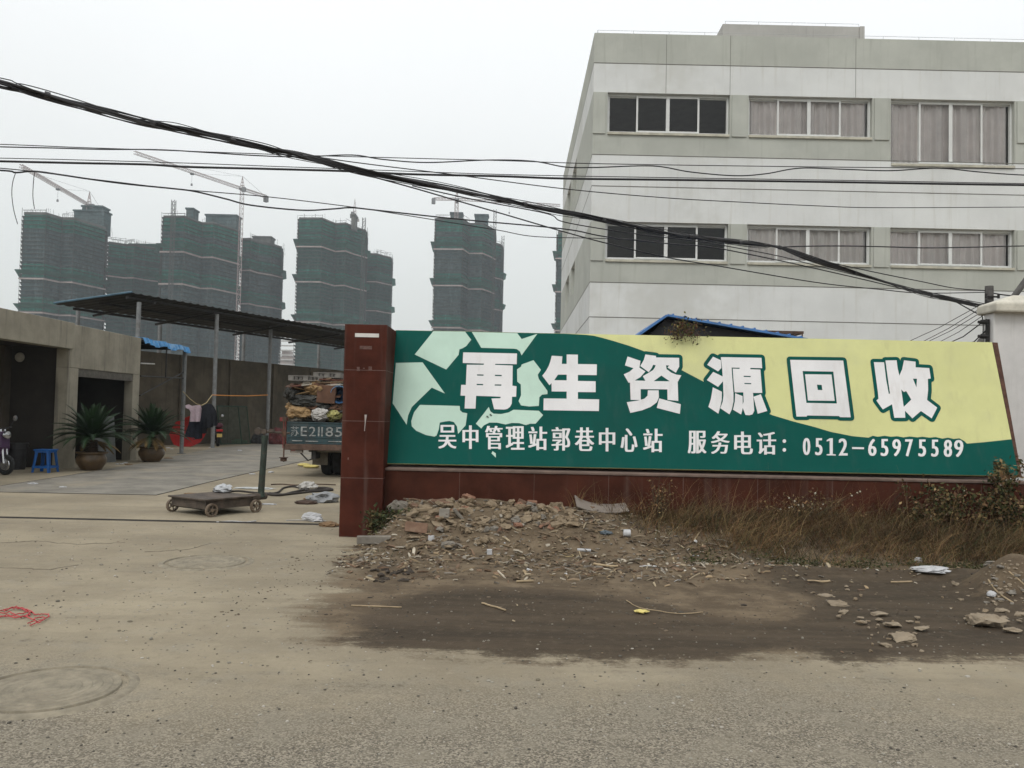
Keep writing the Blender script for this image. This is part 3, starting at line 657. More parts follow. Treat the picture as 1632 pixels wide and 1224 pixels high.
mb.box((c0.x - .4, 19.0, c0.z - .93), (c1.x, 19.03, c0.z - .90)); mb.build('bar', rust_m, can)

# ------------------------------------------------------------------ concrete garage block, left
conc_m = M('raw_concrete', (.285, .258, .20), .92, .22, 1.2, .3, 45, c2=(.15, .135, .105), patch=.5, streak=.6, streak_c=(.07, .062, .05))
in_m = M('shade_dark_plaster', (.034, .028, .023), .95, .3, 1.1, .15, c2=(.022, .018, .015), patch=.6)  # near-black plaster: the shade inside the bays is put into its colour
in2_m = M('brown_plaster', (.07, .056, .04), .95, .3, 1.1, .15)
gar = thing('garage_block', (-11, 19, 0), 'flat roofed raw concrete garage block with two open bays along the yard', 'building')
GX0 = -10.8; ztp = 3.52
mb = MB()
mb.box((GX0 - .25, 13.0, 2.9), (GX0 + .07, 20.38, ztp + .02)); mb.box((GX0 - .25, 20.383, 2.45), (GX0, 24.2, ztp)); 
mb.build('fascia', conc_m, gar, bevel=.012)
mb = MB()
mb.box((GX0 - .3, 20.28, -.05), (GX0 - .003, 20.78, 2.448)); mb.box((GX0 - .3, 20.28, 2.449), (GX0 - .003, 20.382, 2.899)); mb.build('pillar', conc_m, gar, bevel=.012)
mb = MB(); mb.box((GX0 - .25, 23.78, -.05), (GX0, 24.2, 2.449)); mb.build('pillar', conc_m, gar, bevel=.012)
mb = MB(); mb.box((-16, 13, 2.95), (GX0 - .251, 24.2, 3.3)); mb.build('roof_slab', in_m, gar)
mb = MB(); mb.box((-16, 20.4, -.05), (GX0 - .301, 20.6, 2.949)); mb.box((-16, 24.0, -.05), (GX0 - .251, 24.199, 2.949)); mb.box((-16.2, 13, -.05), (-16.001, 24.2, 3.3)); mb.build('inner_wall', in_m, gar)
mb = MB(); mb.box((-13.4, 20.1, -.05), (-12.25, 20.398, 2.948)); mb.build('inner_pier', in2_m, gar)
mb = MB(); mb.box((GX0 - .14, 20.78, 2.25), (GX0 - .02, 23.78, 2.449)); mb.build('shutter_box', M('shutter_grey', (.1, .09, .075), .9, .3, 6), gar)
p = at(93, 571, 20.38); mb = MB(); mb.lathe([(.001, -.06), (.1, -.04), (.12, 0), (.1, .03), (.001, .04)], (-12.0, 20.3, p.z), 14, axis='Y'); mb.build('wall_lamp', M('lamp_shade_dull', (.35, .33, .28), .6), gar)
# blue awning frame beyond it
aw = thing('blue_awning', (GX0, 26, 0), 'lean-to awning with a crimped blue sheet edge on a thin steel post', 'awning')
bl2 = M('awning_blue', (.05, .21, .44), .5, .3, 6, .1, c2=(.25, .38, .5), patch=.6)
za = 3.55
mb = MB(); n_ = 46; vs = []
for i in range(n_ + 1):
    y = 24.22 + i * (27.75 - 24.22) / n_; dx = .025 * (1 if (i % 4) < 2 else -1) + .02 * math.sin(i * .7); sag = .04 * math.sin(i * .41)
    vs += [(GX0 - .35, y, za + .02), (GX0 + .02 + dx, y, za - .01 + sag * .4), (GX0 + .09 + dx, y, za - .19 + sag)]
mb.add(vs, [(3*i+k, 3*i+k+1, 3*i+4+k, 3*i+3+k) for i in range(n_) for k in (0, 1)]); e_ = mb.build('sheet_edge', bl2, aw)
sm_ = e_.modifiers.new('thick', 'SOLIDIFY'); sm_.thickness = .008
mb = MB(); mb.box((-15.5, 24.22, za - .05), (GX0 - .3, 27.7, za - .02)); mb.build('roof_sheet', blk_m, aw)
steel_m = M('grey_steel_pipe', (.21, .215, .215), .6, .2, 6, .05, metal=.3, c2=(.12, .1, .08), patch=.4)
pole_b = G(289, 723)
mb = MB(); mb.cyl((pole_b.x, pole_b.y, 0), (pole_b.x, pole_b.y, za - .05), .065, 12); mb.cyl((pole_b.x, pole_b.y, 0), (pole_b.x, pole_b.y, .02), .13, 12); mb.build('post', steel_m, aw, smooth=False)
mb = MB(); r_ = .022
mb.cyl((GX0, 24.25, 2.42), (pole_b.x, pole_b.y, 2.5), r_, 6); mb.cyl((GX0, 24.25, 1.85), (pole_b.x, pole_b.y, 2.72), r_, 6); mb.cyl((GX0, 26, 2.46), (GX0, 26, za - .06), r_, 6)
for y in (25.2, 26.4, 27.5): mb.box((-15, y, za - .13), (GX0 - .05, y + .05, za - .055))
mb.build('brace', iron_m, aw)
mb = MB(); a_, b_ = at(225, 579, 25), at(246, 580, 26); mb.cyl(a_, b_, .02, 8); tag(mb.build('tube_lamp', M('lamp_tube_white', (.7, .7, .68), .4), org=a_), 'thin white tube lamp fixed under the blue awning', 'lamp')

# ------------------------------------------------------------------ boundary wall along the yard and the long mono-pitch roof over it
ud = Vector((.39, .92, 0)).normalized(); C0 = Vector((-15.7, 29.4, 0)); B0 = Vector((-12.95, 28.2, 0))
bw_m = M('boundary_wall', (.098, .081, .058), .95, .35, .8, .3, 25, c2=(.042, .036, .026), patch=.6, streak=.5, streak_c=(.045, .038, .03))
bwall = thing('boundary_wall', tuple(C0 + ud * 8), 'long stained concrete boundary wall closing off the back of the yard', 'wall')
rotu = Matrix.Rotation(math.atan2(ud.y, ud.x), 3, 'Z')
def along(mb, t0, t1, o0, o1, z0, z1, base=C0):
    nrm = Vector((-ud.y, ud.x, 0)); c = [base + ud * t + nrm * o for t in (t0, t1) for o in (o0, o1)]
    P4 = [c[0], c[2], c[3], c[1]]
    mb.add([(p.x, p.y, z0) for p in P4] + [(p.x, p.y, z1) for p in P4], [(3,2,1,0),(4,5,6,7),(0,1,5,4),(1,2,6,5),(2,3,7,6),(3,0,4,7)])
mb = MB(); along(mb, -8, 30, -.12, .12, -.1, 3.68); mb.build('panel', bw_m, bwall)
mb = MB()
for k in range(13): along(mb, -6.5 + k * 2.9, -6.2 + k * 2.9, -.2, -.121, -.1, 3.66)
mb.build('pilaster', bw_m, bwall)
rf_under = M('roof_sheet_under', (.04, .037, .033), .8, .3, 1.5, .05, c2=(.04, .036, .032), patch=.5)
rf_edge = M('roof_sheet_blue', (.07, .14, .19), .6, .3, 3)
yr = thing('yard_roof', tuple(B0 + ud * 6), 'long mono-pitch corrugated metal roof on steel posts above the boundary wall', 'shed roof')
zBr, zCr = 5.36, 5.0
mb = MB(); nn = 150; T1 = 19.0; vs = []
for i in range(nn + 1):
    t_ = i / nn * T1; dz = .035 if (i % 3 == 0) else 0
    b_ = B0 + ud * t_; c_ = C0 + ud * (t_ - .62)
    vs += [(b_.x, b_.y, zBr + dz), (c_.x, c_.y, zCr + dz)]
mb.add(vs, [(2*i, 2*i+1, 2*i+3, 2*i+2) for i in range(nn)])
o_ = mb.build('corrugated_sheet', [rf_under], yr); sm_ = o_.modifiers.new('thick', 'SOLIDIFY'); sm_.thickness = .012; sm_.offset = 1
mb = MB()
mb.tube([Vector((B0.x, B0.y, zBr + .05)), Vector((C0.x - ud.x * .62, C0.y - ud.y * .62, zCr + .05))], .035, 6); mb.build('verge', rf_edge, yr)
mb = MB()
for fr_ in (.08, .5, .93):
    q0 = B0.lerp(C0, fr_); z_ = zBr + (zCr - zBr) * fr_ - .1; q1 = q0 + ud * T1
    mb.tube([(q0.x, q0.y, z_), (q1.x, q1.y, z_)], .05, 5)
for t_ in (1.0, 3.9, 8.3, 12.2, 16):
    b_, c_ = B0 + ud * t_, C0 + ud * t_; mb.tube([(b_.x, b_.y, zBr - .2), (c_.x, c_.y, zCr - .2)], .05, 5)
mb.build('purlin', iron_m, yr)
def post(x, y, z1, r=.075): mb = MB(); mb.cyl((x, y, 0), (x, y, z1), r, 12); mb.cyl((x, y, 0), (x, y, .015), r * 2, 10); mb.build('post', steel_m, yr, smooth=False)
for px, py in ((338.5, 714), (425.5, 708)):
    q = G(px, py); post(q.x, q.y, 5.15)
for t_ in (0.3,): q = B0 + ud * t_; post(q.x, q.y, 5.1)
def cpost(px, off=.3):
    k = ray(px, 560); kx = k.x / k.y; nrm = Vector((-ud.y, ud.x, 0)) * off; Cc = C0 + nrm
    t_ = (kx * Cc.y - Cc.x) / (ud.x - kx * ud.y); q = Cc + ud * t_; post(q.x, q.y, 4.98)
for px in (122, 254, 388, 508): cpost(px)

# ------------------------------------------------------------------ utility pole, strut and overhead wires
pole_m = M('pole_concrete', (.10, .095, .09), .9, .3, 8, .2)
YP = 20.0; pp = at(1576.5, 470, YP)
up = thing('utility_pole', (pp.x, YP, 0), 'round concrete utility pole with insulators standing behind the white gate pillar', 'utility pole')
mb = MB(); zt_ = at(1576.5, 456, YP).z; mb.tube([(pp.x, YP, -.1), (pp.x, YP, zt_)], [.13, .095], 14); mb.build('shaft', pole_m, up)
mb = MB()
for k, py in enumerate((474, 483, 492)):
    z = at(1576, py, YP).z; mb.box((pp.x - .16, YP - .13, z - .02), (pp.x + .16, YP - .1, z + .02))
    for s_ in (-1, 1): mb.cyl((pp.x + s_ * .15, YP - .13, z - .04), (pp.x + s_ * .15, YP - .13, z + .06), .03, 8)
mb.build('insulator', iron_m, up)
a_, b_ = at(1606, 486, 15), at(1640, 440, 15)
d_ = (a_ - b_).normalized(); mb = MB(); mb.tube([b_ - d_ * .8, a_ + d_ * 2.5], .055, 10); tag(mb.build('pole_strut', pole_m, org=a_), 'dark slanting strut leaning over the cap of the white gate pillar', 'strut')
cab_m = M('cable_black', (.018, .017, .019), .6, .3, 4, 0); cab2_m = M('cable_grey', (.05, .048, .05), .6, .3, 4, 0)
def crom(P, n=8):
    out = []; P = [P[0]] + list(P) + [P[-1]]
    for i in range(1, len(P) - 2):
        p0_, p1_, p2_, p3_ = P[i-1:i+3]
        for k in range(n):
            t_ = k / n; out.append(tuple(.5 * (2*b + (c - a)*t_ + (2*a - 5*b + 4*c - d)*t_*t_ + (3*b - a - 3*c + d)*t_**3) for a, b, c, d in zip(p0_, p1_, p2_, p3_)))
    out.append(P[-2]); return out
def wire3(pix, Y0, Y1, off=(0, 0)):
    """a hanging wire: traced outline between two supports at Y0 and Y1 (straight in plan)"""
    x0_, x1_ = pix[0][0], pix[-1][0]; out = []
    for px, py in crom(pix):
        u_ = (px - x0_) / (x1_ - x0_); Y = 1 / ((1 - u_) / Y0 + u_ / Y1); out.append(at(px + off[0], py + off[1], Y))
    return out
def wire(name, pix, Y0, Y1, r, label, mt=cab_m, grp=None):
    pts = wire3(pix, Y0, Y1); mb = MB(); mb.tube(pts, r, 6)
    return tag(mb.build(name, mt, org=pts[0], smooth=True), label, 'cable', grp)
mainp = [(-160,92),(0,132),(38,141),(150,172.5),(243,197),(300,208),(410,233),(465,245),(560,269),(700,297),(800,318),(870,333),(949,348),(1057,370),(1111,378),(1157,384),(1214,391),(1243,394.5),(1300,415),(1400,446),(1473,468),(1515,477),(1554,485),(1571,489)]
bun = thing('cable_bundle', tuple(at(800, 318, 12)), 'thick sagging bundle of black telephone cables lashed together across the whole view', 'cable')
for k, (oy, rr, spread) in enumerate(((0, .019, 0), (1, .013, .026), (2, .012, .03), (3, .010, .036), (4, .006, .05), (5, .006, .055), (6, .005, .06), (7, .008, .04))):
    pts = wire3(mainp, 8.6, 20)
    out = []
    for i, p in enumerate(pts):
        a_ = i * (.10 + .013 * k) + k * 1.3; out.append(p + Vector((0, math.cos(a_), math.sin(a_))) * spread)
    mb = MB(); mb.tube(out, rr, 6); mb.build('cable', cab2_m if k in (1, 4) else cab_m, bun, smooth=True)
mb = MB(); pts = wire3(mainp, 8.6, 20)
for i in range(6, len(pts) - 2, 13): d_ = (pts[i+1] - pts[i]).normalized(); mb = MB(); mb.cyl(pts[i] - d_ * .03, pts[i] + d_ * .03, .04, 8); mb.build('lashing_clip', cab2_m, bun)
wire('overhead_wire', [(-160,104),(0,140),(38,148),(120,171),(200,193),(300,214),(350,224),(420,238),(470,247)], 8.6, 11.2, .008, 'thin wire slung just under the left end of the thick cable bundle')
wire('overhead_wire', [(-160,226),(0,230),(126,235),(245,239),(410,245),(500,248),(610,251),(800,256),(960,261),(1300,266),(1632,269),(1800,271)], 14, 15, .0075, 'straight thin uppermost wire running level across sky and office wall')
wire('overhead_wire', [(-160,230),(0,234),(90,236),(160,238),(250,238.5),(330,243),(410,248),(480,250),(560,247),(610,254),(680,259),(780,255),(850,257),(900,266),(945,267),(1040,264.5),(1100,274),(1170,280),(1220,277),(1275,268),(1350,270),(1420,272),(1495,268),(1560,274),(1632,279),(1800,285)], 14.05, 15.05, .0105, 'wavy drooping wire looped below the uppermost straight wire')
wire('overhead_wire', [(-160,253),(0,257),(130,260),(230,262),(300,266),(420,269),(560,273),(650,277.5),(800,281),(900,284.5),(1060,286.5),(1250,289),(1350,290.5),(1500,293),(1632,295),(1800,297)], 14, 15, .019, 'heavier level black cable crossing the sky below the wavy wire')
wire('overhead_wire', [(-160,249),(0,252),(130,255),(300,260),(420,264.5),(560,269.5),(800,278),(1060,283),(1350,287.5),(1632,292.5),(1800,295)], 14.05, 15.05, .007, 'thin carrier wire tight above the heavier level cable')
wire('overhead_wire', [(-160,266),(0,271.5),(25,275),(55,273),(100,279),(140,285),(200,293),(270,300),(310,305),(360,317),(400,327),(480,335),(530,333),(560,331),(600,335),(690,345),(760,352),(900,365),(964,377),(1062,388),(1116,392),(1157,398),(1241,415),(1300,428),(1400,451),(1500,476),(1570,492)], 11, 20, .012, 'sagging kinked cable dropping from upper left past the tower tops to the utility pole')
wire('overhead_wire', [(-160,262),(0,268),(160,287),(280,301),(420,313),(554,329),(640,342),(720,355),(795,367),(853,377),(960,380),(1060,384)], 11, 15.5, .007, 'thin slack wire running beside the kinked sagging cable')
wire('overhead_wire', [(460,243),(560,258),(720,278),(900,301),(1057,315),(1177,322),(1300,328),(1400,331),(1632,330),(1800,329)], 11.3, 18, .0075, 'thin wire leaving the bundle early and crossing the office between its window rows')
wire('overhead_wire', [(520,262),(565,274),(657,299),(729,320),(795,339),(887,366),(960,386),(1062,410),(1145,424),(1300,450),(1400,461),(1468,467),(1569,466)], 12, 20, .0105, 'lowest branch cable splitting under the bundle and crossing the office to the pole top')
wire('overhead_wire', [(657,296),(750,317),(870,340),(900,354),(1008,372),(1108,384),(1157,392),(1241,408),(1300,423),(1400,447),(1500,470),(1569,484)], 12.3, 20, .009, 'branch cable close under the bundle over the dark office windows')
wire('overhead_wire', [(1243,394),(1280,392.5),(1340,392),(1400,393),(1475,395),(1550,394),(1632,392),(1800,391)], 16, 18, .012, 'short level cable leaving the bundle joint over the curtained windows')
wire('overhead_wire', [(1243,396),(1300,413),(1400,435),(1470,449),(1520,459),(1570,463)], 16, 20, .011, 'cable leaving the bundle joint above it to the very top of the pole')
wire('overhead_wire', [(1582,467),(1600,470),(1632,473),(1700,478)], 20, 19, .016, 'pair of black lines leaving the pole top to the right')
wire('overhead_wire', [(1520,479),(1545,493),(1560,500),(1569,497)], 19.5, 20, .014, 'short loop of spare cable hanging beside the pole')
mb = MB(); pts = [at(x, y, 20) for x, y in crom([(1562,498),(1566,507),(1567,525),(1565,543),(1562,560)])]; mb.tube(pts, .014, 6); tag(mb.build('overhead_wire', cab_m, org=pts[0], smooth=True), 'cable hanging down vertically beside the white gate pillar', 'cable')
mb = MB(); pts = [at(x, y, 11.2) for x, y in crom([(25,275),(20,292),(19,312),(22,335),(28,357)])]; mb.tube(pts, .005, 5); tag(mb.build('dangling_wire', cab_m, org=pts[0], smooth=True), 'longer curved loose wire end dangling at the far left of the sky', 'cable')
mb = MB(); pts = [at(x, y, 11.2) for x, y in crom([(55,273),(53,295),(52.5,315),(55,333)])]; mb.tube(pts, .005, 5); tag(mb.build('dangling_wire', cab_m, org=pts[0], smooth=True), 'shorter straight loose wire end dangling over the leftmost tower', 'cable')
for (a_, b_, ya, yb, lb) in (((1562,486),(1440,548),20,23.2,'first'),((1570,487),(1462,549),20,23.2,''),((1570,494),(1470,549),20,23.2,''),((1571,500),(1490,549),20,23,''),((1572,509),(1505,550),11.7,14.5,''),((1572,526),(1535,551),11.7,13,'low')):
    mb = MB(); p_, q_ = at(*a_, ya), at(*b_, yb); mid = (p_ + q_) / 2 - Vector((0, 0, .05)); mb.tube([p_, mid, q_], .009, 5)
    tag(mb.build('service_wire', cab_m, org=p_, smooth=True), 'one of the parallel service wires fanning down from pole and gate pillar', 'cable', 'parallel service wires fanning down')
# ------------------------------------------------------------------ tower blocks under construction, wrapped in green netting
def net_mat(name, c, c2):
    mt, t, b = nodes(name); co = N(t, 'ShaderNodeTexCoord').outputs['Object']
    sx = N(t, 'ShaderNodeSeparateXYZ'); t.links.new(co, sx.inputs[0])
    fr = math_(t, 'FRACT', math_(t, 'MULTIPLY', sx.outputs[2], 1 / 1.8)); hl = ramp(t, fr, .0, .3, 1, 0)
    xy = math_(t, 'ADD', sx.outputs[0], math_(t, 'MULTIPLY', sx.outputs[1], .7)); fv = math_(t, 'FRACT', math_(t, 'MULTIPLY', xy, 1 / 1.55)); vl = ramp(t, fv, .0, .22, 1, 0)
    n1 = noise_tex(t, co, .16, 5, .7); n2 = noise_tex(t, co, .5, 4, .7, (1, 1, 2.2))
    col = mixc(t, ramp(t, n1, .35, .65), c, c2); col = mixc(t, ramp(t, n2, .45, .62, 0, .7), col, tuple(x * .42 for x in c)); n3 = noise_tex(t, co, .35, 5, .75, (1, 1, .25)); col = mixc(t, ramp(t, n3, .52, .66, 0, .6), col, tuple(min(1, x * 1.7) for x in c2))
    col = mixc(t, math_(t, 'MULTIPLY', hl, .5), col, tuple(x * .35 for x in c)); col = mixc(t, math_(t, 'MULTIPLY', vl, .28), col, tuple(x * .45 for x in c))
    t.links.new(col, b.inputs['Base Color']); b.inputs['Roughness'].default_value = .95; b.inputs['Specular IOR Level'].default_value = .1
    return mt
net_a = net_mat('scaffold_netting', (.046, .086, .092), (.080, .104, .106)); net_c = net_mat('greener_netting', (.018, .072, .062), (.036, .086, .074)); net_b = net_mat('fresh_netting', (.012, .128, .096), (.02, .155, .115))
tw_conc = M('tower_concrete', (.10, .098, .092), .9, .3, .3, 0); strip_m = M('white_hoarding', (.33, .27, .26), .8, .2, .3, 0)
scaf_m = M('scaffold_pipe', (.06, .058, .055), .9, .3, .5, 0); fan_m = M('fan_netting', (.014, .115, .085), .95, .35, .3, 0)
core_m = M('dark_core', (.045, .045, .043), .95, .4, .4, 0)
def offs(poly, d):
    n_ = len(poly); out = []; ar = sum(poly[i][0]*poly[(i+1) % n_][1] - poly[(i+1) % n_][0]*poly[i][1] for i in range(n_)); sg = 1 if ar > 0 else -1
    for i in range(n_):
        p0_, p1_, p2_ = Vector(poly[i-1]), Vector(poly[i]), Vector(poly[(i+1) % n_])
        e1, e2 = (p1_ - p0_).normalized(), (p2_ - p1_).normalized(); n1, n2 = Vector((e1.y, -e1.x)) * sg, Vector((e2.y, -e2.x)) * sg
        k = (n1 + n2); k = k / max(.35, (1 + n1.dot(n2))); q = p1_ + k * d; out.append((q.x, q.y))
    return out
def tower(label, pts, back, ytop, bands, cores=(), hoists=(), rebar=40, name='tower_block', seed=1, nets=None, cmat=None):
    rnd = random.Random(seed)
    fp = [at(px, 430, Y) for px, Y in pts]; poly = [(p.x, p.y) for p in fp]
    lx, rx = poly[0][0], poly[-1][0]; ry_ = poly[-1][1]; poly += [(rx * (1 + back / ry_) + .4, ry_ + back), (lx * (1 + back / poly[0][1]) + 1, poly[0][1] + back + 3)]
    px0, Y0 = pts[0]; Z = lambda y: at(px0, y, Y0).z
    zt_ = Z(ytop); cx = sum(p[0] for p in poly) / len(poly); cy = sum(p[1] for p in poly) / len(poly)
    T = thing(name, (cx, cy, 0), label, 'tower block', 'tower blocks under construction'); 
    zb = sorted(Z(b) for b in bands)
    mb = MB(); cuts = [0]
    for z in zb: cuts += [z - .2, z + 5.6]
    cuts = [c_ for c_ in cuts if c_ < zt_ - 7] + [zt_ - 7.2, zt_ - 1.2]
    inner = offs(poly, -.5)
    for a_, b_ in zip(cuts, cuts[1:]):
        green = any(abs(a_ - (z - .2)) < .01 for z in zb) or b_ == zt_ - 1.2
        mb.prism(inner, a_, b_, 1 if green else 0, top=(b_ == cuts[-1]))
    mb.build('netted_body', [nets or net_a, net_b], T, recalc=True)
    mb = MB()          # scaffold lifts: thin working platforms every 1.8 m, uneven
    k = 0; z = 1.8
    while z < zt_ - .3:
        d = .32 + .25 * rnd.random(); o_ = offs(poly, d); i_ = offs(poly, -.49); n_ = len(poly)
        for i in range(n_):
            j = (i + 1) % n_
            if i == n_ - 2: continue
            a_, b_, c_, e_ = o_[i], o_[j], i_[j], i_[i]
            mb.add([(*a_, z), (*b_, z), (*c_, z), (*e_, z), (*a_, z + .16), (*b_, z + .16), (*c_, z + .16), (*e_, z + .16)], [(0,1,5,4), (4,5,6,7), (3,2,1,0)])
        z += 1.8
    for i in list(range(len(poly))):      # standards at the corners
        o_ = offs(poly, .35)[i]; mb.cyl((*o_, 0), (*o_, zt_ + .8 + rnd.random()), .09, 4)
    mb.build('scaffold', scaf_m, T, recalc=False)
    for z in zb:
        mb = MB(); ms = MB()       # slanting catch fans and the pale hoarding strip under them
        i_, o_ = offs(poly, .1), offs(poly, 2.3); n_ = len(poly)
        for i in range(n_):
            j = (i + 1) % n_
            if i == n_ - 2: continue
            mb.add([(*i_[i], z + 1.2), (*i_[j], z + 1.2), (*o_[j], z + 2.5), (*o_[i], z + 2.5)], [(0, 1, 2, 3)])
            mb.add([(*i_[i], z + 1.5), (*i_[j], z + 1.5), (*o_[j], z + 2.6), (*o_[i], z + 2.6)], [(3, 2, 1, 0)])
        s0, s1 = offs(poly, .35), offs(poly, .75)
        for i in range(n_ - 3):
            j = i + 1
            ms.add([(*s1[i], z - 1.4), (*s1[j], z - 1.4), (*s1[j], z - .75), (*s1[i], z - .75), (*s0[i], z - 1.4), (*s0[j], z - 1.4), (*s0[j], z - .75), (*s0[i], z - .75)], [(0,1,2,3), (7,6,5,4), (3,2,6,7), (0,4,5,1)])
        mb.build('catch_fan', fan_m, T, recalc=False); ms.build('hoarding_strip', strip_m, T)
    mb = MB(); i_ = offs(poly, -.3); mb.prism(i_, zt_ - 1.19, zt_)
    mb.build('roof_slab', tw_conc, T); mb = MB()
    for (pa, pb, yt, dY) in cores:
        a_, b_ = at(pa, yt, Y0 + dY), at(pb, yt, Y0 + dY); mb.box((a_.x, Y0 + dY, zt_ - 3), (b_.x, Y0 + dY + 7, a_.z - .8)); mb.box((a_.x - .4, Y0 + dY - .5, a_.z - .79), (b_.x + .4, Y0 + dY + 7.4, a_.z)); mb.build('roof_structure', cmat or tw_conc, T); mb = MB()

    mb = MB()
    for _ in range(rebar):
        i = rnd.randrange(len(poly) - 2); u_ = rnd.random(); x = poly[i][0] * (1-u_) + poly[(i+1)][0] * u_; y = poly[i][1] * (1-u_) + poly[(i+1)][1] * u_ + rnd.random() * 6
        mb.cyl((x, y, zt_ - .2), (x + rnd.uniform(-.2, .2), y, zt_ + rnd.uniform(.8, 3.2)), .055, 4)
    for _ in range(int(rebar / 8)):
        i = rnd.randrange(len(poly) - 3); a_, b_ = poly[i], poly[i+1]; h = zt_ + rnd.uniform(.5, 2); mb.tube([(*a_, h), (*b_, h + rnd.uniform(-.4, .6))], .09, 4)
    mb.build('rebar', scaf_m, T, recalc=False)
    for (hp, y0_, hy) in hoists:
        mb = MB(); q = at(hp, 430, hy); ztp_ = at(hp, y0_, hy).z; truss(mb, Vector((q.x, q.y, 0)), Vector((q.x, q.y, ztp_)), 1.5, Vector((1, 0, 0)), int(ztp_ / 2), .12)
        mb.build('hoist_mast', scaf_m, T, recalc=False)
    return T
def truss(mb, a, b, w_, side, n_, r):
    d_ = (b - a).normalized(); side = (side - d_ * side.dot(d_)).normalized(); up_ = d_.cross(side)
    C = [(side * sx_ + up_ * sy_) * w_ / 2 for sx_, sy_ in ((1,1),(-1,1),(-1,-1),(1,-1))]
    for c_ in C: mb.cyl(a + c_, b + c_, r, 4)
    for i in range(n_):
        p0_, p1_ = a.lerp(b, i / n_), a.lerp(b, (i + 1) / n_)
        for k in range(4):
            c0_, c1_ = C[k], C[(k+1) % 4]
            mb.cyl(p0_ + c0_, p1_ + c1_ if i % 2 else p1_ + c1_, r * .7, 3); mb.cyl(p0_ + c0_, p0_ + c1_, r * .7, 3)
tower('leftmost netted tower, broad and tall, with a crane mast rising at its stair core', [(33,360),(70,360),(96,369),(115,368.5),(167,388)], 26, 337, [440, 494], cores=((118,166,334,28),(131,163,327,30)), rebar=36, seed=2, cmat=net_a)
tower('lower green netted tower with bristling rebar between the two broad left towers', [(170,396),(200,402),(213,401),(229,406),(256,412)], 22, 384, [436, 490], cores=((206,252,388,14),), rebar=70, seed=3, nets=net_c, cmat=net_c)
tower('broad netted tower with a concrete roof box and the long white crane beside it', [(256,380),(291,379),(320,392),(338,391),(379,408)], 26, 343, [398, 449, 503], cores=((297,308,331,14),(328,377,341,28)), hoists=((273, 319, 376),), rebar=30, seed=4, cmat=net_a)
tower('lower netted tower with stepped concrete top right of the long white crane', [(384,420),(398,419),(410,426),(432,432),(449,440)], 22, 379, [428, 481], cores=((403,432,376,16),), rebar=14, seed=5)
tower('slender green netted tower with open white scaffold rim right of the stepped tower', [(473,425),(511,424),(533,436),(549,434),(562,442),(583,452)], 24, 346, [390, 446, 510], cores=((560,566,341,12),), hoists=((578, 347, 440),), rebar=26, seed=6, nets=net_c)
tower('low green netted tower with white guard rails tucked against the slender tower', [(584,470),(600,470),(612,476),(624,481)], 20, 403, [446, 492], rebar=44, seed=7, nets=net_c)
tower('isolated netted tower behind the sign with a faint crane on its roof', [(692,440),(736,439),(746,450),(768,449),(780,458),(788,466)], 22, 347, [394, 452, 519], cores=((718,737,338,12),(757,778,341,24)), hoists=((787, 334, 455),), rebar=32, seed=8, cmat=net_a)
tower('narrow stepped rear wing of the isolated tower with a thin hoist mast', [(788.5,470),(797,474),(801,478)], 14, 386, [440, 490], hoists=((800.5, 376, 474),), rebar=8, seed=9)
tower('sliver of a netted tower half hidden by the office side wall', [(887,440),(915,440),(930,450),(960,460)], 20, 368, [409, 462, 524], rebar=10, seed=10)
a_, b_ = at(445, 558, 520), at(472, 558, 520); fb = thing('distant_block', ((a_.x+b_.x)/2, 525, 0), 'far pale pinkish housing block in the gap between two netted towers', 'building')
mb = MB(); mb.box((a_.x, 520, 0), (b_.x, 535, a_.z - 4)); mb.box((a_.x + 1, 522, a_.z - 4), ((a_.x+b_.x)/2, 533, a_.z)); mb.build('wall', M('far_plaster', (.33, .27, .25), .9, .25, .3, 0), fb)
mb = MB()
for k in range(16): mb.box((a_.x - .3, 519.4, 3 + k * 2.9), (b_.x + .3, 519.98, 3.8 + k * 2.9))
mb.build('balcony', M('far_white', (.5, .47, .45), .9, .1, .3, 0), fb)

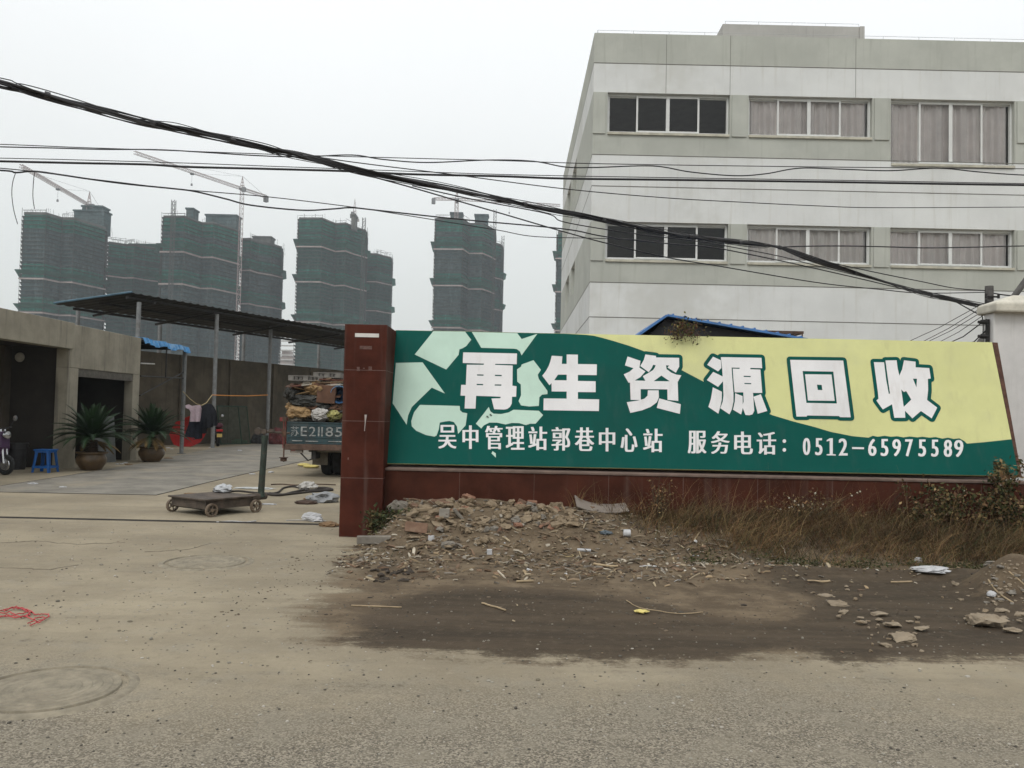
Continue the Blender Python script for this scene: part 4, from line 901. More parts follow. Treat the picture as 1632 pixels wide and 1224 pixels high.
# ------------------------------------------------------------------ tower cranes
crw_m = M('crane_paint', (.36, .29, .285), .7, .2, .3, 0); crg_m = M('crane_grey', (.16, .16, .165), .8, .2, .3, 0)
def crane(label, base, zroot, tip, ctip, apex_h, mast_w=1.7, zb=0):
    T = thing('tower_crane', (base.x, base.y, 0), label, 'tower crane', 'tower cranes over the building site')
    top_ = Vector((base.x, base.y, zroot)); d_ = (tip - top_).normalized(); side = Vector((-d_.y, d_.x, 0)).normalized()
    mb = MB(); truss(mb, Vector((base.x, base.y, zb)), top_, mast_w, Vector((1, .3, 0)), int((zroot - zb) / 2.4), .13); mb.build('mast', crw_m, T, recalc=False)
    mb = MB(); truss(mb, top_ + d_ * 1.2, tip, 1.15, side, int((tip - top_).length / 1.9), .1); mb.build('jib', crw_m, T, recalc=False)
    mb = MB(); truss(mb, top_ - d_ * 1.0, ctip, 1.2, side, 7, .12); mb.build('counter_jib', crw_m, T, recalc=False)
    mb = MB(); mb.cbox(ctip + Vector((0, 0, -1.2)), (1.8, 1.8, 3.0), rot=RZ(math.atan2(d_.y, d_.x))); mb.build('counterweight', crg_m, T)
    ap = top_ + Vector((0, 0, apex_h)); mb = MB()
    for s1 in (-1, 1):
        for s2 in (-1, 1): mb.cyl(top_ + side * .8 * s1 + d_ * .8 * s2, ap, .12, 4)
    for k in range(1, 4): mb.cbox(top_.lerp(ap, k / 4), (1.5 * (1 - k / 4) + .2,) * 2 + (.2,))
    mb.build('apex_frame', crw_m, T, recalc=False)
    mb = MB(); mb.cyl(ap, top_.lerp(tip, .42) + Vector((0, 0, .5)), .05, 4); mb.cyl(ap, top_.lerp(tip, .78) + Vector((0, 0, .5)), .05, 4); mb.cyl(ap, top_.lerp(ctip, .9) + Vector((0, 0, .5)), .06, 4); mb.build('tie_rope', crg_m, T, recalc=False)
    mb = MB(); c_ = top_ + side * 1.6 + d_ * .5; mb.cbox(c_ + Vector((0, 0, -.6)), (1.6, 1.6, 2.1)); mb.cbox(top_ + Vector((0, 0, -.2)), (2.4, 2.4, .9)); mb.build('cab', crg_m, T)
    mb = MB(); q = top_.lerp(tip, .5); mb.cbox(q + Vector((0, 0, -.9)), (1.4, 1.4, .7)); mb.cyl(q + Vector((0, 0, -1.2)), q + Vector((0, 0, -5.5)), .05, 4); mb.cbox(q + Vector((0, 0, -5.8)), (.7, .5, 1)); mb.build('trolley', crg_m, T, recalc=False)
def cr(label, rpx, rY, tpx, tY, cpx, cY, apx):
    r_, t_, c_ = at(*rpx, rY), at(*tpx, tY), at(*cpx, cY); zr = r_.z
    crane(label, Vector((r_.x, r_.y, 0)), zr, t_, c_, at(*apx, rY).z - zr)
cr('tower crane on the leftmost tower, jib reaching up to the left', (142,327), 391, (33,264), 323, (163,336), 398, (143,305))
cr('largest white tower crane on a tall free mast between the towers', (386,301), 400, (214,243), 346, (424,313.5), 414, (386,281))
cr('small dark tower crane seen end-on above the slender tower', (565,343), 470, (571,352), 530, (562,339), 456, (564,317))
cr('faint tower crane with a level jib above the isolated tower', (728,317.5), 446, (893,327.5), 462, (691,317), 444, (728,300))

# ------------------------------------------------------------------ haze
mt, t, b = nodes('haze_air'); t.nodes.remove(b); pv = N(t, 'ShaderNodeVolumePrincipled'); pv.inputs['Color'].default_value = (.88, .96, 1, 1); pv.inputs['Density'].default_value = .00042
t.links.new(pv.outputs[0], t.nodes['Material Output'].inputs['Volume'])
mb = MB(); mb.box((-470, -470, -1.2), (470, 640, 135)); hb = mb.build('haze', mt); struct(hb, 'stuff'); hb.display_type = 'WIRE'
# ------------------------------------------------------------------ yard things
def blob(mb, c, size, seed, amp=.25, n=3, fr=2.2, mi=0, flat=None, crease=.0):
    """crumpled closed lump: displaced icosphere"""
    bm = bmesh.new(); bmesh.ops.create_icosphere(bm, subdivisions=n, radius=1); c = Vector(c); size = Vector(size); o_ = Vector((seed * 3.7, seed * 1.3, seed * 2.1))
    vs = []
    for v in bm.verts:
        q = v.co * fr + o_; d = 1 + amp * mnoise.noise(q) + amp * .5 * mnoise.noise(q * 2.3) + crease * abs(mnoise.noise(q * 3.1))
        p = v.co * d; p = Vector((p.x * size.x, p.y * size.y, p.z * size.z))
        if flat is not None and p.z < flat * size.z: p.z = flat * size.z
        vs.append(c + p)
    fs = [[v.index for v in f.verts] for f in bm.faces]; bm.free(); mb.add(vs, fs, mi)
# --- cycads in glazed pots
pot_m = M('pot_glaze', (.10, .062, .028), .45, .4, 6, .15, 30, c2=(.05, .03, .02), patch=.6, spec=.5)
trunk_m = M('cycad_trunk', (.045, .03, .02), .95, .5, 14, .8, 30, bdist=.03)
frond_m = M('cycad_frond', (.014, .036, .011), .55, .45, 5, 0, spec=.3); dead_m = M('dead_frond', (.20, .13, .05), .9, .4, 6, 0)
soil_m = M('potting_soil', (.05, .04, .03), .95, .4, 9, .5)
def frond(mb, base, az, el, L, droop, seed, w0=.17):
    rnd = random.Random(seed); pts = []; d = Vector((math.cos(az) * math.cos(el), math.sin(az) * math.cos(el), math.sin(el))); p = Vector(base); n_ = 16
    for i in range(n_ + 1): pts.append(p.copy()); d = (d + Vector((0, 0, -droop * (.4 + i / n_) / n_))).normalized(); p = p + d * (L / n_)
    mb.tube(pts, [.012 * (1 - .75 * i / n_) for i in range(n_ + 1)], 4)
    for i in range(2, n_):
        for h in (0, .25, .5, .75):
            a_ = pts[i].lerp(pts[i+1], h); t_ = (pts[i+1] - pts[i]).normalized(); sd_ = t_.cross(Vector((0, 0, 1))).normalized(); up_ = sd_.cross(t_)
            u_ = (i + h) / n_; ll = w0 * math.sin(PI * min(1, .12 + u_ * .92)) ** .7 * (.85 + .3 * rnd.random())
            for s_ in (-1, 1):
                tip = a_ + (sd_ * s_ * .85 + t_ * .55 + up_ * .28) * ll; ww = t_ * .008
                mb.add([a_ - ww, a_ + ww, tip], [(0, 1, 2)])
def cycad(px, py, sc, label, seed, dead):
    c = G(px, py); T = thing('potted_cycad', (c.x, c.y, 0), label, 'potted plant', 'potted cycads along the yard edge'); rnd = random.Random(seed)
    k = .335 * sc
    MB().lathe([(0, 0), (k*.62, 0), (k*.74, .05), (k*.98, .18), (k*1.02, .27), (k*.9, .36), (k*.88, .385), (k*1.08, .40), (k*1.08, .43), (k*.86, .43), (k*.84, .37), (0, .37)], (c.x, c.y, 0), 32).build('pot', pot_m, T, smooth=True)
    MB().lathe([(k*.85, .375), (k*.4, .40), (0, .41)], (c.x, c.y, 0), 20).build('soil', soil_m, T)
    mb = MB(); prof = []
    for i in range(15): prof.append((.13 + (.03 if i % 2 else 0) - .002 * i, .37 + i * .025)); 
    mb.lathe(prof + [(0, .73)], (c.x, c.y, 0), 16); mb.build('trunk', trunk_m, T)
    mb = MB(); b_ = Vector((c.x, c.y, .74)); nf = 58
    for i in range(nf):
        f_ = i / nf; frond(mb, b_, i * 2.399 + rnd.random() * .3, math.radians(84 - 72 * f_ ** .85 + rnd.uniform(-6, 6)), (.88 + .26 * f_) * sc * rnd.uniform(.88, 1.08), .5 + 1.0 * f_, seed * 100 + i)
    mb.build('crown', frond_m, T, recalc=False)
    mb = MB()
    for i in range(dead): frond(mb, b_ + Vector((0, 0, -.05)), PI * 1.1 + i * .45 + seed, math.radians(-6 - 14 * rnd.random()), .72 * sc, .75, seed * 77 + i, .13)
    mb.build('dead_frond', dead_m, T, recalc=False)
cycad(145, 749, 1.0, 'cycad in the nearer brown glazed pot beside the blue stool', 3, 6)
cycad(241, 736, 1.02, 'cycad in the farther brown glazed pot at the garage corner with yellow lower fronds', 5, 9)
# --- stool
st_m = M('blue_plastic', (.012, .10, .34), .4, .2, 5, .02, spec=.5)
c = G(72, 752.5); T = thing('plastic_stool', (c.x, c.y, 0), 'small blue plastic stool with splayed legs by the garage pillar', 'stool'); h = .52
mb = MB(); mb.box((c.x - .19, c.y - .19, h - .03), (c.x + .19, c.y + .19, h)); mb.build('seat', st_m, T, bevel=.015)
for sx_ in (-1, 1):
    for sy_ in (-1, 1):
        mb = MB(); a_ = Vector((c.x + sx_ * .205, c.y + sy_ * .205, 0)); b_ = Vector((c.x + sx_ * .155, c.y + sy_ * .155, h - .031)); ex, ey = Vector((-sx_ * .05, 0, 0)), Vector((0, -sy_ * .05, 0))
        for e_, f_ in ((ex, Vector((0, -sy_ * .012, 0))), (ey, Vector((-sx_ * .012, 0, 0)))):
            vs = [a_, a_ + e_, a_ + e_ + f_, a_ + f_]; vt = [b_, b_ + e_ * 1.3, b_ + e_ * 1.3 + f_, b_ + f_]
            mb.add(vs + vt, [(0,1,5,4), (1,2,6,5), (2,3,7,6), (3,0,4,7), (4,5,6,7), (3,2,1,0)])
        mb.build('leg', st_m, T)
mb = MB()
for z, r_ in ((.10, .197), (h - .07, .165)):
    for s_ in (-1, 1):
        mb.box((c.x - r_ + .012, c.y + s_ * r_ - .008, z), (c.x + r_ - .012, c.y + s_ * r_ + .008, z + .045)); mb.box((c.x + s_ * r_ - .008, c.y - r_ + .012, z + .002), (c.x + s_ * r_ + .008, c.y + r_ - .012, z + .043))
mb.build('brace', st_m, T)
# --- mopeds
mp_dark = M('moped_black', (.022, .021, .022), .45, .3, 6, .05); mp_body = M('moped_purple', (.05, .022, .06), .35, .2, 4, 0, spec=.5); mp_red = M('tail_red', (.42, .012, .012), .3, .1, 4, 0); mp_yel = M('plate_yellow', (.55, .40, .12), .6, .15, 6, 0); chrome = M('chrome', (.55, .55, .56), .2, .05, 4, 0, metal=.9); rub = M('rubber', (.02, .02, .02), .9, .3, 8, .1)
def wheel(mb, c, r, w_, axis='Y', n=28):
    mb.lathe([(r * .68, -w_/2), (r * .92, -w_/2), (r, -w_/4), (r, w_/4), (r * .92, w_/2), (r * .68, w_/2), (r * .68, -w_/2)], c, n, axis=axis)
def moped(loc, ang, label, body):
    T = thing('moped', loc, label, 'moped'); T.rotation_euler = (0, 0, ang)      # built along +X (front), axle along Y
    def bl(name, mb, m_, **k):
        o_ = mb.build(name, m_, None, **k); o_.parent = T; return o_
    for x in (-.6, .62):
        mb = MB(); wheel(mb, (x, 0, .22), .22, .09); w1 = bl('wheel', mb, rub)
        mb = MB(); mb.lathe([(.0, -.03), (.12, -.035), (.145, -.02), (.145, .02), (.12, .035), (0, .03)], (x, 0, .22), 18, axis='Y'); mb.build('hub', chrome).parent = w1
    mb = MB(); 
    prof = [(-.85, .55), (-.8, .68), (-.3, .72), (-.15, .5), (.1, .3), (.3, .28), (.42, .6), (.5, .92), (.56, .95), (.6, .6), (.5, .25), (.1, .2), (-.35, .25), (-.5, .45)]
    vs = [(x, -.13, z) for x, z in prof] + [(x, .13, z) for x, z in prof]; n_ = len(prof)
    mb.add(vs, [tuple(range(n_)), tuple(range(2*n_-1, n_-1, -1))] + [(i, (i+1) % n_, n_ + (i+1) % n_, n_ + i) for i in range(n_)]); bl('body', mb, body, bevel=.03)
    mb = MB(); blob(mb, (-.5, 0, .76), (.36, .14, .07), 4, .1, 2); bl('seat', mb, mp_dark, smooth=True)
    mb = MB(); mb.cyl((.62, -.05, .25), (.5, -.05, .98), .022, 8); mb.cyl((.62, .05, .25), (.5, .05, .98), .022, 8); bl('fork', mb, chrome)
    mb = MB(); mb.tube([(.38, -.34, 1.02), (.48, -.2, 1.03), (.5, 0, .98), (.48, .2, 1.03), (.38, .34, 1.02)], .016, 6)
    for s_ in (-1, 1): mb.cyl((.47, s_ * .22, 1.03), (.5, s_ * .3, 1.2), .007, 5)
    bl('handlebar', mb, mp_dark)
    for s_ in (-1, 1):
        mb = MB(); mb.lathe([(0, -.012), (.055, -.008), (.06, .006), (0, .01)], (.5, s_ * .31, 1.22), 14, axis='X'); bl('mirror', mb, chrome)
    mb = MB(); mb.lathe([(0, .07), (.08, .05), (.09, 0), (.05, -.05), (0, -.06)], (.6, 0, .86), 16, axis='X'); bl('headlight', mb, chrome)
    mb = MB(); mb.box((-.93, -.13, .60), (-.84, .13, .69)); bl('tail_light', mb, mp_red, bevel=.02)
    mb = MB(); mb.box((-.93, -.1, .38), (-.915, .1, .52)); bl('number_plate', mb, mp_yel)
    mb = MB(); mb.box((.60, -.15, .62), (.85, .15, .82)) if False else blob(mb, (-.82, 0, .84), (.09, .15, .11), 8, .1, 2); bl('rear_box', mb, M('box_maroon', (.08, .012, .025), .4, .2), smooth=True)
    return T
q = G(346, 712); moped((q.x - .35, q.y + .8, 0), math.radians(118), 'dark moped with red tail light and yellow plate parked behind the hanging clothes', mp_dark)
q = G(-9, 757); moped((q.x - .42, q.y + .25, 0), math.radians(-15), 'purple and silver moped cut off at the left edge in the first garage bay', mp_body)
q = G(27, 748); T = thing('black_bin', (q.x, q.y, 0), 'black ribbed bin between the purple moped and the blue stool', 'bin')
MB().lathe([(0, 0), (.17, 0), (.2, .3), (.215, .58), (.235, .58), (.235, .62), (.19, .62), (.17, .1), (0, .1)], (q.x, q.y, 0), 20).build('tub', mp_dark, T)
mb = MB(); mb.tube([(q.x + .24 * math.cos(a_ * PI / 12), q.y + .24 * math.sin(a_ * PI / 12), .5) for a_ in range(25)], .012, 5); mb.build('rib', mp_dark, T)
# --- grey board leaning in the second bay
a_, b_ = atX(160, 727, -10.95), None
mb = MB(); q = G(172, 738); mb.cbox((q.x - .28, q.y + .28, .62), (.62, .03, 1.28), rot=RZ(.9) @ RX(-.16)); tag(mb.build('grey_board', M('board_grey', (.125, .13, .125), .8, .25, 3), org=(q.x - .28, q.y + .28, 0)), 'plain grey board leaning in the second garage bay behind the pots', 'board')
# --- clothes line with garments
rope_m = M('rope_straw', (.42, .33, .17), .9, .2); rope2_m = M('rope_orange', (.62, .25, .05), .8, .15)
Yl = 30.0
mb = MB(); pts = [at(x, y, Y) for x, y, Y in ((291.5,624,27.4),(303,636,28.6),(313,643.5,29.6),(321,646,30),(329,642,30.6),(334,635,31.2),(338,629.5,31.6))]; mb.tube(pts, .014, 5); tag(mb.build('clothes_line', rope_m, org=pts[0]), 'slack straw coloured rope between awning post and roof post carrying the clothes', 'rope')
mb = MB(); pts = [at(x, y, Y) for x, y, Y in ((338,629.5,31.6),(363,630.5,32.5),(395,631,34),(427,629.5,35.6))]; mb.tube(pts, .018, 5); tag(mb.build('taut_rope', rope2_m, org=pts[0]), 'taut orange rope stretched between the two tall roof posts', 'rope')
def garment(name, outl, Y, m_, label, cat, seed, depth=.16):
    pts = [at(x, y, Y) for x, y in outl]; xs_ = [p.x for p in pts]; zs_ = [p.z for p in pts]; mb = MB()
    # fold a grid of the outline: clip grid points to the outline, front and back sheets
    n_ = 26; lo_, hi_ = (min(xs_), min(zs_)), (max(xs_), max(zs_)); P2 = [(p.x, p.z) for p in pts]
    tri_ = tessellate_polygon([[Vector((x, z, 0)) for x, z in P2]])
    bm = bmesh.new(); bv = [bm.verts.new((x, Y, z)) for x, z in P2]
    for t_ in tri_:
        try: bm.faces.new([bv[i] for i in t_])
        except ValueError: pass
    for _ in range(3): bmesh.ops.subdivide_edges(bm, edges=bm.edges[:], cuts=1, use_grid_fill=True)
    bmesh.ops.triangulate(bm, faces=bm.faces[:]); bm.verts.index_update()
    V = [v.co.copy() for v in bm.verts]; Fc = [[v.index for v in f.verts] for f in bm.faces]; bm.free()
    for s_ in (-1, 1):
        vs = []
        for p in V:
            f_ = (p.z - lo_[1]) / (hi_[1] - lo_[1]); d = depth * (.25 + .75 * (1 - f_) ** .6) * .5 * s_ + .045 * math.sin((p.x - lo_[0]) * 34 + seed + 1.5 * p.z) * (1.1 - f_)
            vs.append((p.x, Y + d, p.z))
        mb.add(vs, Fc)
    return tag(mb.build(name, m_, org=(sum(xs_)/len(xs_), Y, min(zs_)), smooth=True), label, cat)
pink = M('pink_cloth', (.46, .36, .40), .9, .15, 4, .1); navy = M('black_cloth', (.012, .013, .018), .95, .4, 6, .1); dnav = M('navy_cloth', (.016, .018, .03), .95, .3, 6, .1)
garment('pink_shirt', [(296,646),(301,644.5),(306,647),(313,646),(319,645.5),(321,651),(319,660),(317,672),(303,672),(305,657),(302,652.5),(297,650)], 29.7, pink, 'pale pink shirt hanging at the left of the clothes line', 'shirt', 1)
garment('dark_skirt', [(304,661),(319,657),(323,664),(322,684),(322,699),(314,700),(309,697.5),(296,696),(299,684),(302,671)], 29.95, dnav, 'long black skirt hanging below the pink shirt', 'skirt', 3)
garment('dark_jacket', [(319,650),(326,646),(331,643.5),(337,644),(341,649),(344,658),(345.5,676),(342,680),(339.5,671),(337,681),(328,682.5),(327,690),(324,692),(321,690),(320,668)], 30.2, navy, 'black jacket with long sleeves hanging at the right of the clothes line', 'jacket', 5, .22)
# --- red umbrella lying open
c = G(279, 714); c = Vector((c.x + .1, c.y + 1.0, 0)); T = thing('red_umbrella', tuple(c), 'open red umbrella lying on its side behind the farther cycad', 'umbrella'); T.rotation_euler = (math.radians(12), math.radians(-62), math.radians(-62))
mb = MB(); n_ = 8; R_ = .72; vs = [(0, 0, .30)]; rings = 5
for k in range(1, rings + 1):
    for j in range(n_ * 2):
        a_ = PI * j / n_; rr = R_ * k / rings * (1 if j % 2 == 0 else .955); vs.append((rr * math.cos(a_), rr * math.sin(a_), .30 * (1 - (k / rings) ** 2)))
fs = [(0, 1 + j, 1 + (j + 1) % (2*n_)) for j in range(2*n_)] + [(1 + (k-1)*2*n_ + j, 1 + k*2*n_ + j, 1 + k*2*n_ + (j+1) % (2*n_), 1 + (k-1)*2*n_ + (j+1) % (2*n_)) for k in range(1, rings) for j in range(2*n_)]
mb.add(vs, fs); o_ = mb.build('canopy', M('umbrella_red', (.44, .02, .02), .7, .15, 3, 0)); o_.parent = T
mb = MB(); mb.cyl((0, 0, -.55), (0, 0, .36), .01, 6); mb.tube([(0, 0, -.55), (0, .03, -.6), (0, .07, -.58)], .014, 6); o_ = mb.build('handle', mp_dark); o_.parent = T
T.location.z = .58
# --- mesh gate panel leaning on the wall, scraps at its foot
q0, q1 = G(352, 709), G(399, 707.5); T = thing('mesh_panel', tuple((q0 + q1) / 2), 'dark green framed wire mesh panel leaning against the boundary wall', 'mesh panel')
d_ = (q1 - q0); L = d_.length; d_.normalize(); nrm = Vector((-d_.y, d_.x, 0)); H = 1.62; lean = nrm * .28
grn_p = M('panel_green', (.02, .05, .032), .7, .3, 4); mesh_p = M('wire_mesh_green', (.085, .092, .07), .9, .3, 5, .3, 90)
P = lambda u_, v_, o_=0: q0 + d_ * u_ * L + (Vector((0, 0, H)) + lean) * v_ - nrm * o_
mb = MB()
for a_, b_ in ((P(0,0), P(0,1)), (P(1,0), P(1,1)), (P(0,1), P(1,1)), (P(0,.02), P(1,.02)), (P(.70,0), P(.70,1))): mb.tube([a_, b_], .025, 6)
mb.build('frame', grn_p, T)
mb = MB()
for k in range(1, 58): mb.tube([P(k/58, .02), P(k/58, 1)], .006, 3, caps=False)
for k in range(1, 62): mb.tube([P(0, k/62), P(1, k/62)], .006, 3, caps=False)
mb.build('wire_mesh', mesh_p, T, recalc=False)
def scrap(name, px, py, size, m_, label, cat, seed, amp=.35, flat=-.5, ang=0):
    q = GH(px, py); mb = MB(); blob(mb, (0, 0, size[2] * .5), size, seed, amp, 3, 2.6, flat=flat, crease=.3)
    o_ = mb.build(name, m_, smooth=False); o_.location = q; o_.rotation_euler = (0, 0, ang); return tag(o_, label, cat)
gpl = M('green_plastic', (.02, .17, .06), .5, .2, 5); gsc = M('grey_scrap', (.16, .155, .15), .8, .4, 9, .3); rsc = M('red_scrap', (.11, .03, .03), .8, .4, 9); paper_m = M('white_paper', (.44, .44, .445), .8, .15, 8, .15); card_m = M('cardboard', (.20, .125, .065), .9, .25, 4, .15, c2=(.13, .085, .05), patch=.5)
scrap('plastic_sheet', 382, 707, (.32, .2, .12), gpl, 'crumpled green plastic sheet at the foot of the mesh panel', 'plastic sheet', 3)
scrap('scrap_heap', 397, 704, (.36, .2, .22), gsc, 'grey scrap heap beside the crumpled green plastic', 'scrap heap', 5)
scrap('scrap_heap', 412, 707, (.30, .2, .28), M('dark_scrap', (.05, .05, .05), .9, .5, 9), 'dark scrap heap behind the scale beam', 'scrap heap', 7)
scrap('scrap_heap', 438, 708, (.4, .2, .45), rsc, 'reddish brown scrap heap left of the truck tailgate', 'scrap heap', 9)
for i, (px, py, s_, lb) in enumerate(((268,714,.09,'first white paper scrap at the foot of the red umbrella'),(274,716,.07,''),(194,739.5,.09,''),(187,740,.06,''),(200,738,.07,''),(382,718.5,.16,''),(446,705,.12,''),(402,756,.09,''),(432,753,.12,''),(53,771.5,.12,''),(100,777,.07,''),(335,714,.1,''),(205,741,.14,''),(268,731,.16,''))):
    o_ = scrap('paper_scrap', px, py, (s_ * .8, s_ * .5, .012 + .06 * s_), paper_m if i not in (12, 13) else card_m, 'small crumpled scrap of litter lying on the yard surface', 'litter', i + 11, ang=i); o_['group'] = 'scraps of litter on the yard'

# --- platform scale on wheels
tr_m = M('scale_wood_steel', (.075, .058, .045), .8, .4, 7, .3, 50, c2=(.13, .095, .07), patch=.5); tr_g = M('scale_green_iron', (.028, .04, .03), .7, .4, 8, .2, c2=(.09, .05, .035), patch=.6)
f0 = G(330, 823.5); r1 = G(407, 815.5); l1 = G(283, 814.5)
ux = (r1 - f0); LX = ux.length; ux.normalize(); uy = Vector((-ux.y, ux.x, 0)); LY = .78
T = thing('platform_scale', tuple(f0), 'rusty wheeled platform scale with a green post and sliding beam', 'scale')
PP = lambda a_, b_, z=0: f0 + ux * a_ + uy * b_ + Vector((0, 0, z))
def obox(mb, a0, a1, b0, b1, z0, z1):
    c_ = [PP(a, b, z) for z in (z0, z1) for a, b in ((a0, b0), (a1, b0), (a1, b1), (a0, b1))]
    mb.add(c_, [(3,2,1,0),(4,5,6,7),(0,1,5,4),(1,2,6,5),(2,3,7,6),(3,0,4,7)])
mb = MB(); obox(mb, -.08, LX - .02, -.05, LY + .05, .225, .25); mb.build('platform_plate', tr_m, T, bevel=.006)
mb = MB(); obox(mb, -.04, LX - .06, -.02, LY + .02, .10, .224); mb.build('chassis', tr_m, T, bevel=.008)
angx = math.atan2(ux.y, ux.x)
for a, b in ((.02, -.07), (LX - .05, -.07), (.02, LY + .07), (LX - .05, LY + .07)):
    c_ = PP(a, b, .095); w_ = bpy.data.objects.new('wheel', None)
    mb = MB(); mb.lathe([(.072, -.022), (.095, -.022), (.095, .022), (.072, .022), (.072, -.022)], (0, 0, 0), 26, axis='Y'); mb.lathe([(0, -.028), (.025, -.028), (.025, .028), (0, .028)], (0, 0, 0), 12, axis='Y')
    for k in range(5): q_ = 2 * PI * k / 5; mb.cyl((.02 * math.cos(q_), 0, .02 * math.sin(q_)), (.078 * math.cos(q_), 0, .078 * math.sin(q_)), .010, 5)
    o_ = mb.build('wheel', M('wheel_iron', (.16, .12, .085), .8, .4, 12, .2) if a == .02 and b < 0 else bpy.data.materials['wheel_iron']); o_.parent = T; o_.location = c_ - f0; o_.rotation_euler = (0, 0, angx)
mb = MB(); 
for a in (.02, LX - .05): mb.cyl(PP(a, -.07, .095), PP(a, LY + .07, .095), .014, 8)
mb.build('axle', tr_g, T)
pb = G(416, 789, .15); pb.z = 0; sb_ = pb - f0; la_, lb_ = sb_.dot(ux), sb_.dot(uy); mb = MB(); mb.cyl(PP(LX - .06, lb_, .13), PP(la_ + .09, lb_, .13), .055, 12); mb.build('neck', tr_m, T)
Ypb = pb.y; ptp = at(422, 694, Ypb); hp = ptp.z
mb = MB(); mb.tube([pb + Vector((0, 0, .12)), pb + Vector((0, 0, .2)), Vector((ptp.x, ptp.y, hp - .12)), Vector((ptp.x, ptp.y, hp))], [.075, .052, .048, .06], 12); mb.build('post', tr_g, T)
h0 = at(412, 687, Ypb); h1 = at(462, 690.5, Ypb)
mb = MB(); mb.tube([h0, h1], .02, 6); mb.cbox(h0.lerp(h1, .12), (.14, .08, .07)); mb.cbox(h0.lerp(h1, .42) + Vector((0, 0, .02)), (.09, .05, .045)); mb.lathe([(0, -.05), (.055, -.05), (.06, 0), (.05, .05), (0, .05)], h0, 14, axis='Y'); mb.build('beam', tr_m, T)
mb = MB(); a_ = at(453.5, 668, Ypb); b_ = at(452, 736, Ypb); mb.cyl(a_, b_, .013, 6); mb.cbox(a_, (.06, .05, .08)); mb.cbox(at(453, 690, Ypb), (.07, .05, .12)); mb.lathe([(0, -.03), (.05, -.03), (.055, 0), (.05, .03), (0, .03)], at(452, 732, Ypb), 14); mb.lathe([(0, -.005), (.075, -.005), (.075, .005), (0, .005)], at(452, 729, Ypb), 14); mb.build('weight_hanger', rust_m, T)
mb = MB(); q = PP(LX - .12, LY - .15, .25); blob(mb, (0, 0, .05), (.12, .09, .065), 31, .4, 3, flat=-.6, crease=.4); o_ = mb.build('plastic_bag', M('thin_plastic', (.40, .41, .42), .5, .1, 6)); o_.location = q; tag(o_, 'pale plastic bag crumpled on the far corner of the platform scale', 'bag')

# --- truck
tq_m = M('tailgate_teal', (.022, .052, .060), .6, .35, 4, .1, c2=(.10, .085, .07), patch=.35, streak=.4, streak_c=(.09, .05, .035)); tk_d = M('truck_chassis', (.03, .027, .025), .8, .4, 6, .2); tk_w = M('faded_letters', (.30, .31, .30), .85, .4, 16, 0, c2=(.07, .09, .10), patch=.8); rustb = M('bed_rust', (.10, .062, .045), .85, .4, 6, .2)
YT = 19.0; xl = at(457, 690, YT).x; xr = xl + 2.15; z1, z0 = at(460, 672, YT).z, at(460, 707, YT).z
T = thing('cargo_truck', (xl + 1.07, YT + 2.5, 0), 'old flatbed truck seen from behind with a teal numbered tailgate, piled with waste', 'truck')
tg = None; mb = MB(); mb.box((xl, YT, z0), (xr, YT + .04, z1))
for k in (0, .28, .52, .80, .95): mb.box((xl + .03, YT - .016, z0 + (z1 - z0) * k), (xr - .03, YT - .002, z0 + (z1 - z0) * k + .022))
tg = mb.build('tailgate', tq_m, T, bevel=.004)
mb = MB(); w_ = .30; gx = xl + .10; zl_, zh_ = at(470, 694.5, YT).z, at(470, 679.5, YT).z
seq = [('苏', .225), ('E', .19), ('2', .20), ('1', .075), ('1', .10), ('8', .22), ('5', .20)]
for ch, ww in seq: letter(mb, ch, gx, gx + (ww - .055 if ch != '1' else .032), zh_, zl_, lambda x, y, e: Vector((x, YT - .022 - e, y)), .012, 2); gx += ww
mb.build('plate_number', tk_w, tg, recalc=False)
mb = MB()
for (a_, b_, h_) in ((.13, .36, .06), (.44, .72, .055), (.95, 1.3, .06)): mb.box((xl + a_, YT - .021, z0 + h_), (xl + b_, YT - .003, z0 + h_ + .02))
mb.build('scratch', tk_w, tg)
mb = MB(); mb.box((xl, YT + .041, z0 - .12), (xr, YT + 4.3, z0 - .001)); mb.build('cargo_bed', rustb, T)
for x in (xl, xr - .04): mb = MB(); mb.box((x, YT + .045, z0), (x + .04, YT + 4.3, z1)); mb.build('side_board', tq_m, T)
mb = MB(); mb.box((xl - .05, YT - .03, z0 - .14), (xr + .05, YT + .04, z0 - .005)); mb.build('rear_sill', rustb, T, bevel=.01)
mb = MB(); mb.box((xl - .08, YT - .03, z0 - .1), (xl - .02, YT + .03, z1 + .08)); mb.cbox((xl - .08, YT, z1 + .05), (.16, .09, .09)); mb.build('tailgate_latch', M('latch_red', (.16, .025, .022), .7, .4, 10), T)
mb = MB()
for x in (xl + .55, xr - .65): mb.box((x, YT + .1, z0 - .34), (x + .1, YT + 6.2, z0 - .125))
mb.build('chassis_rail', tk_d, T)
mb = MB(); tl = at(471, 714, YT); mb.box((tl.x - .12, YT, tl.z - .11), (tl.x + .15, YT + .12, tl.z + .10)); mb.build('tail_lamp_box', M('lamp_housing', (.22, .19, .16), .7, .3, 6), T)
mb = MB(); mb.box((tl.x - .1, YT - .012, tl.z - .06), (tl.x, YT - .001, tl.z + .06)); mb.build('tail_lamp', M('lamp_red_dull', (.2, .05, .04), .4), T)
mb = MB(); mb.tube([(tl.x + .1, YT + .05, tl.z - .1), (tl.x + .28, YT + .05, tl.z - .28), (tl.x + .42, YT + .2, tl.z - .22)], .018, 5); mb.build('lamp_bracket', tk_d, T)
wz = .40; wxl = at(506, 757, 19.6).x
